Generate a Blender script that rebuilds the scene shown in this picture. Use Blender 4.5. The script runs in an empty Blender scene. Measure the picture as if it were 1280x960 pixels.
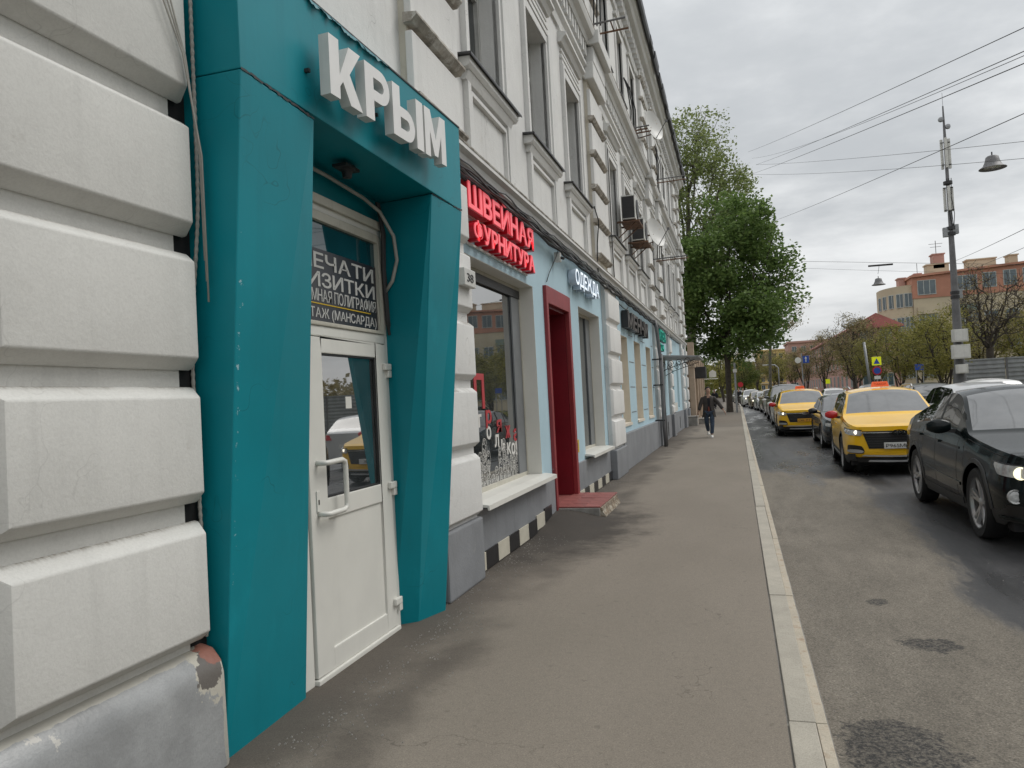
import bpy, bmesh, math, random
import numpy as np
from mathutils import Vector, Matrix
R = math.radians
random.seed(7)
scene = bpy.context.scene
C = scene.collection

# ---------------------------------------------------------------- camera
cam_d = bpy.data.cameras.new('camera'); cam = bpy.data.objects.new('camera', cam_d); C.objects.link(cam)
cam_d.sensor_width = 36.0; cam_d.lens = 26.72; cam_d.clip_start = .05; cam_d.clip_end = 3000
cam.matrix_world = Matrix(((0.95725, 0.05625, 0.28374, 0), (0.28456, -0.00706, -0.95863, 0), (-0.05192, 0.99839, -0.02277, 1.65), (0, 0, 0, 1)))
scene.camera = cam
# ---------------------------------------------------------------- view, sun, sky
scene.view_settings.view_transform = 'Standard'; scene.view_settings.look = 'None'
scene.view_settings.gamma = 1; scene.view_settings.exposure = 0.46
SUN_EL, SUN_AZ = 52, 62          # azimuth measured from +Y towards +X
sd = bpy.data.lights.new('sun', 'SUN'); sd.energy = 1.1; sd.angle = R(30); sd.color = (1, .965, .91)
sun = bpy.data.objects.new('sun', sd); C.objects.link(sun)
dv = Vector((math.sin(R(SUN_AZ)) * math.cos(R(SUN_EL)), math.cos(R(SUN_AZ)) * math.cos(R(SUN_EL)), math.sin(R(SUN_EL))))
sun.rotation_euler = dv.to_track_quat('Z', 'Y').to_euler(); sun.location = (0, 0, 40)
world = bpy.data.worlds.new('World'); scene.world = world; world.use_nodes = True
nt = world.node_tree; nt.nodes.clear()
def N(nt, t, **k):
    n = nt.nodes.new(t)
    for a, b in k.items(): setattr(n, a, b)
    return n
def math_(nt, op, a, b=None, clamp=False):
    n = N(nt, 'ShaderNodeMath', operation=op, use_clamp=clamp)
    for i, v in enumerate((a, b)):
        if v is None: continue
        if isinstance(v, (int, float)): n.inputs[i].default_value = v
        else: nt.links.new(v, n.inputs[i])
    return n.outputs[0]
def mixc(nt, f, a, b, mode='MIX'):
    n = N(nt, 'ShaderNodeMix', data_type='RGBA', blend_type=mode)
    for i, v in ((0, f), (6, a), (7, b)):
        if isinstance(v, (int, float)): n.inputs[i].default_value = v
        elif isinstance(v, tuple): n.inputs[i].default_value = (*v, 1)
        else: nt.links.new(v, n.inputs[i])
    return n.outputs[2]
def noise(nt, vec, scale, detail=4, rough=.55, sc=None, loc=None):
    if sc or loc:
        m = N(nt, 'ShaderNodeMapping'); nt.links.new(vec, m.inputs[0]); vec = m.outputs[0]
        if sc: m.inputs['Scale'].default_value = sc
        if loc: m.inputs['Location'].default_value = loc
    n = N(nt, 'ShaderNodeTexNoise'); nt.links.new(vec, n.inputs['Vector'])
    n.inputs['Scale'].default_value = scale; n.inputs['Detail'].default_value = detail; n.inputs['Roughness'].default_value = rough
    return n.outputs['Fac']
def ramp(nt, f, a, b):
    n = N(nt, 'ShaderNodeMapRange', interpolation_type='SMOOTHSTEP'); nt.links.new(f, n.inputs[0])
    n.inputs[1].default_value = a; n.inputs[2].default_value = b
    return n.outputs[0]
tc = N(nt, 'ShaderNodeTexCoord'); sep = N(nt, 'ShaderNodeSeparateXYZ'); nt.links.new(tc.outputs['Generated'], sep.inputs[0])
zc = math_(nt, 'MAXIMUM', sep.outputs[2], 0.0)
den = math_(nt, 'ADD', zc, .14)
cmb = N(nt, 'ShaderNodeCombineXYZ')
nt.links.new(math_(nt, 'DIVIDE', sep.outputs[0], den), cmb.inputs[0]); nt.links.new(math_(nt, 'DIVIDE', sep.outputs[1], den), cmb.inputs[1])
c1 = noise(nt, cmb.outputs[0], .75, 7, .55, sc=(.8, 1, 1), loc=(3.1, 2.6, 0))
c2 = noise(nt, cmb.outputs[0], 1.9, 6, .6, loc=(9, 4, 0))
cl = math_(nt, 'ADD', math_(nt, 'MULTIPLY', c1, .72), math_(nt, 'MULTIPLY', c2, .28))
cl = ramp(nt, cl, .36, .62)
cloud = mixc(nt, cl, (3.7, 3.84, 3.94), (6.9, 6.95, 6.9))
grad = math_(nt, 'ADD', math_(nt, 'MULTIPLY', zc, .75), .9)
hz = ramp(nt, sep.outputs[2], .0, .25)
cloud = mixc(nt, hz, mixc(nt, .6, cloud, (5.6, 5.65, 5.75)), cloud)
vm = N(nt, 'ShaderNodeVectorMath', operation='SCALE'); nt.links.new(cloud, vm.inputs[0]); nt.links.new(grad, vm.inputs['Scale'])
sky = N(nt, 'ShaderNodeTexSky', sky_type='NISHITA'); sky.sun_disc = False; sky.sun_elevation = R(SUN_EL); sky.sun_rotation = R(SUN_AZ)
bgn = N(nt, 'ShaderNodeBackground'); bgn.inputs[1].default_value = .1
nt.links.new(mixc(nt, .95, sky.outputs[0], vm.outputs[0]), bgn.inputs[0])
wo = N(nt, 'ShaderNodeOutputWorld'); nt.links.new(bgn.outputs[0], wo.inputs[0])

# ---------------------------------------------------------------- materials
def pm(name, col, rough=.7, var=.12, scale=1.2, bump=.0, bscale=60, metal=0, spec=.5, streak=0, dirt=None, dthr=(.55, .75),
       dscale=2.5, dsc=None, coat=0, emit=0, crack=0, trans=0, fvar=0, fscale=120, randv=0, ecol=None, settle=0, ior=0, setx=0):
    m = bpy.data.materials.new(name); m.use_nodes = True; t = m.node_tree; b = t.nodes['Principled BSDF']
    b.inputs['Roughness'].default_value = rough; b.inputs['Metallic'].default_value = metal; b.inputs['Specular IOR Level'].default_value = spec
    if ior: b.inputs['IOR'].default_value = ior
    if coat: b.inputs['Coat Weight'].default_value = coat; b.inputs['Coat Roughness'].default_value = .04
    tcn = N(t, 'ShaderNodeTexCoord'); v = tcn.outputs['Object']
    lo = tuple(c * (1 - var) for c in col); hi = tuple(min(1, c * (1 + var)) for c in col)
    c = mixc(t, ramp(t, noise(t, v, scale, 5, .6), .3, .7), lo, hi)
    if fvar:
        c = mixc(t, math_(t, 'MULTIPLY', ramp(t, noise(t, v, fscale, 2, .7), .42, .62), fvar), c, tuple(x * .45 for x in col))
    if streak:
        s = ramp(t, noise(t, v, 9, 4, .6, sc=(1, 1, .07)), .5, .75)
        c = mixc(t, math_(t, 'MULTIPLY', s, streak), c, tuple(x * .5 for x in col))
    if dirt:
        d = ramp(t, noise(t, v, dscale, 7, .68, sc=dsc), *dthr)
        c = mixc(t, d, c, dirt)
    if randv:
        oi = N(t, 'ShaderNodeObjectInfo')
        c = mixc(t, math_(t, 'MULTIPLY', oi.outputs['Random'], randv), c, tuple(x * .55 for x in col))
    if settle:   # grime that has settled on faces looking up
        ge = N(t, 'ShaderNodeNewGeometry'); sz_ = N(t, 'ShaderNodeSeparateXYZ'); t.links.new(ge.outputs['True Normal'], sz_.inputs[0])
        k_ = math_(t, 'MULTIPLY', ramp(t, sz_.outputs[2], .25, .5), ramp(t, noise(t, v, 2.2, 3, .6), .34 if setx else .40, .52 if setx else .66)); k_ = math_(t, 'MULTIPLY', k_, math_(t, 'ADD', .25, ramp(t, noise(t, v, 14, 5, .8, sc=(1.2, 6, 1.2)), .42, .62), clamp=True))
        if setx:
            sx_ = N(t, 'ShaderNodeSeparateXYZ'); t.links.new(v, sx_.inputs[0]); k_ = math_(t, 'MULTIPLY', k_, math_(t, 'SUBTRACT', 1.0, ramp(t, math_(t, 'ADD', sx_.outputs[0], math_(t, 'MULTIPLY', noise(t, v, 30, 3), .02)), -2.498, -2.462)))
        c = mixc(t, math_(t, 'MULTIPLY', k_, settle), c, (.19, .165, .13))
    hgt = None
    if crack:
        vo = N(t, 'ShaderNodeTexVoronoi', feature='DISTANCE_TO_EDGE'); 
        wv = N(t, 'ShaderNodeVectorMath', operation='ADD'); nn = N(t, 'ShaderNodeTexNoise'); nn.inputs['Scale'].default_value = 3
        t.links.new(v, nn.inputs['Vector']); t.links.new(v, wv.inputs[0]); t.links.new(nn.outputs['Color'], wv.inputs[1])
        t.links.new(wv.outputs[0], vo.inputs['Vector']); vo.inputs['Scale'].default_value = 1.1
        ck = math_(t, 'SUBTRACT', 1.0, ramp(t, vo.outputs['Distance'], 0, .006))
        ck = math_(t, 'MULTIPLY', ck, ramp(t, noise(t, v, 1.7, 3), .5, .62))
        c = mixc(t, math_(t, 'MULTIPLY', ck, crack), c, tuple(x * .25 for x in col))
    t.links.new(c, b.inputs['Base Color'])
    if bump:
        bn = N(t, 'ShaderNodeBump'); bn.inputs['Strength'].default_value = min(1, bump); bn.inputs['Distance'].default_value = .01
        h = math_(t, 'ADD', math_(t, 'MULTIPLY', noise(t, v, bscale, 5, .65), .5), noise(t, v, bscale * .12, 4, .6))
        t.links.new(h, bn.inputs['Height']); t.links.new(bn.outputs[0], b.inputs['Normal'])
    if emit:
        b.inputs['Emission Color'].default_value = (*(ecol or col), 1); b.inputs['Emission Strength'].default_value = emit
    if trans:
        tr = N(t, 'ShaderNodeBsdfTranslucent'); t.links.new(c, tr.inputs[0]); mx = N(t, 'ShaderNodeMixShader'); mx.inputs[0].default_value = trans
        t.links.new(b.outputs[0], mx.inputs[1]); t.links.new(tr.outputs[0], mx.inputs[2]); t.links.new(mx.outputs[0], t.nodes['Material Output'].inputs[0])
    return m
def blob(m, spots, bias=0):
    t = m.node_tree; b = t.nodes['Principled BSDF']; c = b.inputs['Base Color'].links[0].from_socket; v = N(t, 'ShaderNodeTexCoord').outputs['Object']
    sp = N(t, 'ShaderNodeSeparateXYZ'); t.links.new(v, sp.inputs[0])
    for (cy, cz, ry, rz, col, amp, sc_) in spots:
        dy = math_(t, 'DIVIDE', math_(t, 'SUBTRACT', sp.outputs[1], cy), ry); dz_ = math_(t, 'DIVIDE', math_(t, 'SUBTRACT', sp.outputs[2], cz), rz)
        d = math_(t, 'SQRT', math_(t, 'ADD', math_(t, 'MULTIPLY', dy, dy), math_(t, 'MULTIPLY', dz_, dz_)))
        d = math_(t, 'ADD', d, math_(t, 'MULTIPLY', math_(t, 'SUBTRACT', noise(t, v, sc_, 6, .7), .5), amp)); d = math_(t, 'ADD', d, bias)
        c = mixc(t, math_(t, 'SUBTRACT', 1.0, ramp(t, d, .96, 1.02)), c, col)
    t.links.new(c, b.inputs['Base Color'])
M = {}
M['white'] = pm('white_plaster', (.655, .655, .64), .85, .06, 1.0, .5, 70, streak=.16, dirt=(.40, .375, .33), dthr=(.60, .82), dscale=1.6, crack=.5, settle=.85)
M['near'] = pm('white_plaster_near', (.60, .60, .575), .8, .05, 1.4, .28, 55, streak=.13, dirt=(.40, .38, .34), dthr=(.64, .84), dscale=3.2, crack=.16, setx=1, fvar=.10, fscale=90, settle=.9)
M['grime'] = pm('weathered_ledge', (.33, .30, .26), .9, .35, 5, .7, 40, dirt=(.56, .54, .5), dthr=(.45, .6), dscale=7)
M['cream'] = pm('aged_cream_plaster', (.56, .52, .44), .85, .12, 1.4, .5, 60, streak=.3, dirt=(.36, .31, .25), dthr=(.56, .78), dscale=2.2)
M['cream2'] = pm('cream_niche_paint', (.62, .57, .48), .8, .08, 1.4, .3, 60)
M['blue'] = pm('light_blue_paint', (.40, .55, .62), .8, .05, .8, .35, 60, streak=.08, dirt=(.42, .46, .47), dthr=(.66, .84), dscale=1.3)
M['plinth'] = pm('grey_plinth_paint', (.215, .225, .24), .6, .12, 1.2, .5, 40, streak=.22, dirt=(.32, .32, .31), dthr=(.62, .76), dscale=3)
M['plinthnear'] = pm('peeling_grey_paint', (.30, .31, .315), .38, .2, 2.2, .6, 30, dirt=(.46, .45, .42), dthr=(.63, .65), dscale=4.2, fvar=.15)
blob(M['plinthnear'], [(2.5, .562, .9, .012, (.42, .41, .37), 2.2, 9), (3.02, .47, .13, .13, (.46, .44, .38), 2.0, 14), (2.99, .47, .085, .08, (.13, .12, .11), 2.0, 16), (3.055, .535, .075, .045, (.27, .12, .09), 1.8, 18), (3.075, .2, .02, .25, (.42, .41, .37), 2.2, 10), (2.2, .25, .10, .06, (.44, .43, .38), 3.0, 12)])
M['brick'] = pm('exposed_brick', (.30, .13, .09), .9, .35, 9, .9, 30, dirt=(.2, .18, .17), dthr=(.5, .56), dscale=11)
M['teal'] = pm('teal_panel_paint', (.0008, .210, .258), .42, .08, .9, .08, 25, streak=.14, dirt=(.004, .26, .32), dthr=(.58, .8), dscale=2.4, dsc=(1, 1, .5), crack=.4, spec=.3)
M['tealworn'] = pm('teal_chipped_edge', (.004, .15, .19), .45, .12, 1.2, .2, 30, dirt=(.42, .55, .57), dthr=(.70, .715), dscale=9, spec=.4)
blob(M['teal'], [(3.15, 1.8, .05, 2.6, (.30, .48, .52), 4.2, 24)], 1.3)
M['upvc'] = pm('white_door_plastic', (.66, .655, .61), .38, .04, 2, .05, 20, dirt=(.45, .43, .38), dthr=(.68, .9), dscale=4, streak=.07)
M['upvcold'] = pm('yellowed_frame_plastic', (.5, .48, .41), .45, .08, 3, .1, 30, streak=.3, dirt=(.25, .23, .19), dthr=(.6, .8), dscale=8)
M['winframe'] = pm('old_window_frame', (.44, .44, .42), .6, .12, 4, .2, 40, streak=.3)
M['glass'] = pm('dark_window_glass', (.02, .025, .027), .02, .3, 1.2, 0, spec=1.0, ior=1.8)
M['glass2'] = pm('shop_window_glass', (.035, .04, .042), .015, .5, 2.2, 0, spec=1.0, ior=2.6)
M['curtain'] = pm('grey_window_lining', (.16, .17, .18), .3, .15, 2, 0)
M['red'] = pm('dark_red_paint', (.17, .006, .014), .42, .15, 1.6, .15, 30, dirt=(.24, .05, .05), dthr=(.66, .8), dscale=6)
M['redframe'] = pm('worn_red_frame', (.24, .025, .03), .5, .15, 2.5, .2, 40, dirt=(.36, .2, .18), dthr=(.66, .72), dscale=9)
M['signred'] = pm('sign_red_side', (.50, .008, .02), .35, .05)
M['signpink'] = pm('sign_red_face', (.95, .13, .16), .4, .03, emit=.22, ecol=(1, .12, .15))
M['signwhite'] = pm('sign_white_side', (.62, .62, .60), .45, .05, 6, .05, streak=.22)
M['signface'] = pm('sign_white_face', (.72, .72, .71), .5, .04, 4, .05, streak=.1)
M['signlit'] = pm('lit_white_letter', (.75, .82, .9), .4, .02, emit=.45, ecol=(.8, .9, 1))
M['signlitside'] = pm('lit_letter_side', (.5, .6, .7), .4, .05)
M['signblack'] = pm('black_letter', (.018, .018, .019), .4, .2)
M['signbrown'] = pm('dark_brown_letter_face', (.06, .052, .05), .4, .2)
M['signgreen'] = pm('green_letter', (.0, .28, .2), .4, .1, emit=.15, ecol=(0, .8, .55))
M['signgreend'] = pm('green_letter_side', (.0, .09, .08), .4, .1)
M['poster'] = pm('dark_poster_print', (.026, .026, .034), .35, .1, 4, 0, spec=.6)
M['posterink'] = pm('white_print', (.52, .52, .5), .5, .03)
M['posteryel'] = pm('yellow_print', (.6, .4, .02), .5, .03)
M['redink'] = pm('red_window_film', (.42, .03, .04), .4, .1)
M['whiteink'] = pm('white_window_film', (.62, .61, .58), .5, .1)
M['dark'] = pm('dark_metal', (.022, .022, .024), .55, .3, 3, .2, 30)
M['darkroof'] = pm('black_roof_metal', (.03, .032, .036), .5, .4, 2, .4, 8, dirt=(.09, .08, .07), dthr=(.6, .8))
M['sillmetal'] = pm('dark_sill_metal', (.045, .045, .05), .4, .3, 4, .1, 20)
M['galv'] = pm('galvanised_metal', (.27, .28, .29), .45, .15, 2.5, .1, 30, metal=.3, streak=.3)
M['galvdark'] = pm('grey_pipe_paint', (.12, .12, .125), .5, .2, 3, .1, 30, streak=.3)
M['cable'] = pm('black_cable', (.016, .016, .017), .6, .2)
M['hose'] = pm('grey_conduit', (.36, .35, .32), .55, .12, 8, 0)
M['rust'] = pm('rusty_bracket', (.14, .075, .045), .75, .4, 9, .4, 40)
M['acwhite'] = pm('air_unit_white', (.55, .55, .52), .45, .1, 3, .05, streak=.25)
M['dish'] = pm('dish_white', (.55, .55, .53), .4, .06, 3, 0, dirt=(.35, .17, .05), dthr=(.62, .7), dscale=3)
M['tblack'] = pm('black_tile', (.016, .016, .018), .3, .2, 6, .2, 20)
M['tcream'] = pm('cream_tile', (.56, .53, .44), .4, .07, 6, .2, 20)
M['steptile'] = pm('red_step_tile', (.30, .10, .09), .45, .25, 7, .3, 40, dirt=(.36, .24, .22), dthr=(.6, .75), dscale=9, randv=.3)
M['concrete'] = pm('rough_concrete', (.26, .25, .23), .9, .25, 4, .9, 25)
M['kerb'] = pm('kerb_granite', (.42, .39, .33), .75, .12, 2.2, .6, 80, fvar=.35, fscale=160, dirt=(.25, .23, .2), dthr=(.58, .78), dscale=5, randv=.18)
M['kerbstain'] = pm('kerb_back_strip', (.46, .41, .33), .8, .12, 3, .5, 80, fvar=.3, fscale=160, dirt=(.30, .22, .15), dthr=(.5, .7), dscale=6)
M['tyre'] = pm('tyre_rubber', (.014, .014, .015), .75, .3, 8, .3, 60)
M['rim'] = pm('alloy_rim', (.46, .46, .47), .28, .08, 6, 0, metal=.75)
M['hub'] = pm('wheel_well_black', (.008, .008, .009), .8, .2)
M['plastic'] = pm('black_plastic_trim', (.02, .02, .021), .5, .2, 4, .1, 90)
M['grille'] = pm('grille_black', (.008, .008, .009), .35, .2)
M['chrome'] = pm('chrome_trim', (.66, .66, .67), .14, .03, metal=1)
M['silverp'] = pm('silver_trim', (.42, .43, .44), .35, .05, metal=.5)
M['carglass'] = pm('car_side_glass', (.010, .012, .013), .015, .3, 2, 0, spec=.8)
M['windscreen'] = pm('car_windscreen', (.13, .135, .14), .05, .2, 1.5, 0, spec=1.0, coat=.6)
M['lampglass'] = pm('headlamp_glass', (.42, .43, .43), .08, .3, 14, 0, spec=.9, coat=.5)
M['lampdark'] = pm('headlamp_inner', (.03, .032, .035), .2, .3, 20, 0)
M['lamplit'] = pm('lit_headlamp', (1, .93, .78), .3, 0, emit=2.2, ecol=(1, .9, .72))
M['lampsoft'] = pm('lit_projector', (1, .93, .7), .3, 0, emit=.9, ecol=(1, .93, .62))
M['taillamp'] = pm('red_tail_lamp', (.45, .01, .01), .2, .1, emit=1.2, ecol=(1, .05, .04))
M['plate'] = pm('white_number_plate', (.6, .6, .58), .5, .03)
M['plateink'] = pm('black_plate_ink', (.02, .02, .02), .5, .03)
M['orangeplate'] = pm('yellow_number_plate', (.62, .30, .02), .5, .03)
M['taxisign'] = pm('orange_roof_lamp', (.75, .10, .025), .4, .05, emit=.15, ecol=(1, .2, .05))
M['taxiink'] = pm('roof_lamp_print', (.42, .05, .01), .4, .05)
def paint(name, col, metal=.0, rough=.28):
    return pm(name, col, rough, .04, 2, 0, metal=metal, spec=.5, coat=.5, dirt=tuple(c * .8 + .012 for c in col), dthr=(.5, .8), dscale=1.4)
M['pyellow'] = paint('taxi_yellow_paint', (.85, .49, .006)); M['pdark'] = pm('dark_green_black_paint', (.006, .010, .0105), .14, .04, 2, 0, spec=.22, coat=.05)
M['pblack'] = paint('black_car_paint', (.006, .006, .008), 0, .22); M['pwhite'] = paint('white_car_paint', (.62, .62, .61)); M['psilver'] = paint('silver_car_paint', (.48, .49, .50), .15)
M['pgrey'] = paint('grey_car_paint', (.09, .095, .1), .4); M['pred'] = paint('red_mirror_paint', (.5, .012, .02)); M['pbrown'] = paint('beige_car_paint', (.30, .24, .17), .3)
M['bark'] = pm('tree_bark', (.055, .045, .036), .95, .3, 5, .6, 20)
M['barkpale'] = pm('pale_bark', (.13, .12, .095), .95, .3, 5, .6, 20)
def leaf(name, a, b, trans=.35):
    m = pm(name, a, .55, .25, 30, 0, trans=trans, spec=.3); t = m.node_tree
    g = N(t, 'ShaderNodeNewGeometry'); ri = g.outputs['Random Per Island']
    c = mixc(t, ri, a, b)
    for n in t.nodes:
        if n.type == 'BSDF_PRINCIPLED': t.links.new(c, n.inputs['Base Color'])
        if n.type == 'BSDF_TRANSLUCENT': t.links.new(c, n.inputs[0])
    return m
M['leaf'] = leaf('maple_leaves', (.07, .125, .03), (.165, .24, .07), .45)
M['leafpale'] = leaf('pale_spring_leaves', (.14, .185, .06), (.26, .30, .11), .4)
M['leafolive'] = leaf('olive_spring_leaves', (.13, .14, .03), (.30, .27, .075), .4)
M['leafbrown'] = leaf('brown_buds', (.17, .14, .06), (.30, .25, .12), .35)
M['leafhedge'] = leaf('hedge_leaves', (.06, .09, .02), (.17, .20, .05))

# ---------------------------------------------------------------- mesh helpers
def tag(o, label=None, cat=None, group=None, kind=None):
    if label: o['label'] = label
    if cat: o['category'] = cat
    if group: o['group'] = group
    if kind: o['kind'] = kind
    return o
def empty(name, loc=(0, 0, 0), rz=0, **k):
    o = bpy.data.objects.new(name, None); C.objects.link(o); o.location = loc; o.rotation_euler.z = rz; o.empty_display_size = .2
    return tag(o, **k)
class MB:
    def __init__(s): s.v = []; s.f = []
    def add(s, vs, fs):
        n = len(s.v); s.v += [tuple(v) for v in vs]; s.f += [tuple(n + i for i in f) for f in fs]; return s
    def hexa(s, p):  # 8 points: bottom loop 0-3, top loop 4-7
        return s.add(p, [(3, 2, 1, 0), (4, 5, 6, 7), (0, 1, 5, 4), (1, 2, 6, 5), (2, 3, 7, 6), (3, 0, 4, 7)])
    def box(s, x0, x1, y0, y1, z0, z1):
        return s.hexa([(x0, y0, z0), (x1, y0, z0), (x1, y1, z0), (x0, y1, z0), (x0, y0, z1), (x1, y0, z1), (x1, y1, z1), (x0, y1, z1)])
    def prof(s, pts, y0, y1):  # polygon (x,z) extruded along y
        n = len(pts); vs = [(x, y0, z) for x, z in pts] + [(x, y1, z) for x, z in pts]
        return s.add(vs, [tuple(range(n)), tuple(range(2 * n - 1, n - 1, -1))] + [(i, i + n, (i + 1) % n + n, (i + 1) % n) for i in range(n)])
    def quad(s, a, b, c, d): return s.add([a, b, c, d], [(0, 1, 2, 3)])
    def tube(s, pts, r, n=6, cap=True):
        pts = [Vector(p) for p in pts]; rr = r if isinstance(r, (list, tuple)) else [r] * len(pts)
        vs = []; ref = None
        for i, p in enumerate(pts):
            d = (pts[min(i + 1, len(pts) - 1)] - pts[max(i - 1, 0)]).normalized()
            if ref is None: ref = d.orthogonal().normalized()
            a = (ref - d * ref.dot(d)); a = a.normalized() if a.length > 1e-6 else d.orthogonal().normalized(); ref = a
            b = d.cross(a)
            for k in range(n):
                t = 2 * math.pi * k / n; vs.append(p + (a * math.cos(t) + b * math.sin(t)) * rr[i])
        fs = [(i * n + k, i * n + (k + 1) % n, (i + 1) * n + (k + 1) % n, (i + 1) * n + k) for i in range(len(pts) - 1) for k in range(n)]
        if cap: fs += [tuple(range(n - 1, -1, -1)), tuple((len(pts) - 1) * n + k for k in range(n))]
        return s.add(vs, fs)
    def lathe(s, prof, n=24, axis='z', c=(0, 0, 0)):
        vs = []
        for r, h in prof:
            for k in range(n):
                t = 2 * math.pi * k / n; a, b = r * math.cos(t), r * math.sin(t)
                vs.append({'z': (c[0] + a, c[1] + b, c[2] + h), 'x': (c[0] + h, c[1] + a, c[2] + b), 'y': (c[0] + b, c[1] + h, c[2] + a)}[axis])
        m = len(prof)
        return s.add(vs, [(i * n + k, i * n + (k + 1) % n, (i + 1) * n + (k + 1) % n, (i + 1) * n + k) for i in range(m - 1) for k in range(n)])
    def mesh(s, name, mat, smooth=False, bevel=0, fix=True):
        me = bpy.data.meshes.new(name); me.from_pydata(s.v, [], s.f); 
        if fix or bevel:
            bm = bmesh.new(); bm.from_mesh(me)
            if bevel:
                bmesh.ops.remove_doubles(bm, verts=bm.verts, dist=1e-5)
                es = [e for e in bm.edges if len(e.link_faces) == 2 and e.calc_face_angle(0) > .5]
                bmesh.ops.bevel(bm, geom=es, offset=bevel, segments=2, affect='EDGES', profile=.6, clamp_overlap=True)
            bmesh.ops.recalc_face_normals(bm, faces=bm.faces)
            bm.to_mesh(me); bm.free()
        me.materials.append(mat)
        if smooth:
            me.shade_smooth()
            if smooth is not True: me.set_sharp_from_angle(angle=R(smooth))
        return me
    def build(s, name, mat, parent=None, smooth=False, bevel=0, fix=True, local=False, **k):
        o = bpy.data.objects.new(name, s.mesh(name, mat, smooth, bevel, fix)); C.objects.link(o); o.parent = parent
        if parent is not None and not local: o.location = -parent_loc(parent)
        return tag(o, **k)
def parent_loc(p):
    v = Vector((0, 0, 0))
    while p is not None: v += p.location; p = p.parent
    return v
def link_copy(src, loc=(0, 0, 0), parent=None):  # one more piece sharing mesh data
    o = src.copy(); C.objects.link(o); o.location = loc; o.parent = parent if parent is not None else src.parent; return o
def copy_tree(o, parent=None):
    c = o.copy(); C.objects.link(c); c.parent = parent
    for ch in list(o.children): copy_tree(ch, c)
    return c
_FONT = {}
def glyph(ch, ext, bold, size):
    key = (ch, ext, bold, size)
    if key in _FONT: return _FONT[key]
    cu = bpy.data.curves.new('glyph', 'FONT'); cu.body = ch; cu.size = size; cu.extrude = ext / 2; cu.offset = bold; cu.resolution_u = 3
    o = bpy.data.objects.new('glyph', cu); C.objects.link(o); bpy.context.view_layer.update()
    me = bpy.data.meshes.new_from_object(o.evaluated_get(bpy.context.evaluated_depsgraph_get()))
    co = np.array([v.co[:] for v in me.vertices]) if len(me.vertices) else np.zeros((1, 3))
    x0 = co[:, 0].min(); w = co[:, 0].max() - x0
    bpy.data.objects.remove(o); bpy.data.curves.remove(cu)
    _FONT[key] = (me, x0, w); return _FONT[key]
AX = {'street': Matrix(((0, 0, 1), (1, 0, 0), (0, 1, 0))), 'south': Matrix(((1, 0, 0), (0, 0, -1), (0, 1, 0)))}
def text(body, mat, start, width, height, ext=.02, bold=.0, advb=None, facing='street', parent=None, name='letter', joined=False, gap=.08, mat2=None, dirv=None, **k):
    """letters laid from start (left end of the baseline, front of the letters) filling width x height"""
    size = 1.0; items = []; x = 0
    for ch in body:
        if ch == ' ': x += .28; continue
        me, x0, w = glyph(ch, .1, bold * (.2 if ch == 'Ф' else 1), size)
        if advb is not None: _, x0, w = glyph(ch, .1, advb, size)
        items.append((me, x0, w, x)); x += w + gap
    sx = width / (x - gap); sz = height / .73
    A = AX[facing] if dirv is None else dirv
    outs = []; big = MB()
    for me, x0, w, xp in items:
        vs = [A @ Vector(((v.co.x - x0 + xp) * sx, v.co.y * sz, v.co.z / .1 * ext - ext / 2)) + Vector(start) for v in me.vertices]
        fs = [tuple(p.vertices) for p in me.polygons]
        if joined: big.add(vs, fs)
        else:
            b = MB().add(vs, fs); outs.append(b.build(name, mat, parent, fix=False))
            if mat2: 
                outs[-1].data.materials.append(mat2); nrm = A @ Vector((0, 0, 1))
                for p in outs[-1].data.polygons:
                    if p.normal.dot(nrm) > .8: p.material_index = 1
    if joined: outs.append(big.build(name, mat, parent, fix=False, **k))
    return outs
def wall(mb, X, y0, y1, z0, z1, holes, depth=.25):
    """plane at x=X facing +x with rectangular holes (ya,yb,za,zb) and reveals going back"""
    ys = sorted({y0, y1, *[h[0] for h in holes], *[h[1] for h in holes]}); zs = sorted({z0, z1, *[h[2] for h in holes], *[h[3] for h in holes]})
    for a, b in zip(ys, ys[1:]):
        for c, d in zip(zs, zs[1:]):
            ym, zm = (a + b) / 2, (c + d) / 2
            if any(h[0] < ym < h[1] and h[2] < zm < h[3] for h in holes): continue
            mb.quad((X, a, c), (X, b, c), (X, b, d), (X, a, d))
    for h in holes:
        a, b, c, d = h[:4]; D = X - (h[4] if len(h) > 4 else depth)
        mb.quad((X, a, c), (X, a, d), (D, a, d), (D, a, c)); mb.quad((X, b, c), (D, b, c), (D, b, d), (X, b, d))
        mb.quad((X, a, d), (X, b, d), (D, b, d), (D, a, d)); mb.quad((X, a, c), (D, a, c), (D, b, c), (X, b, c))

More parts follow.
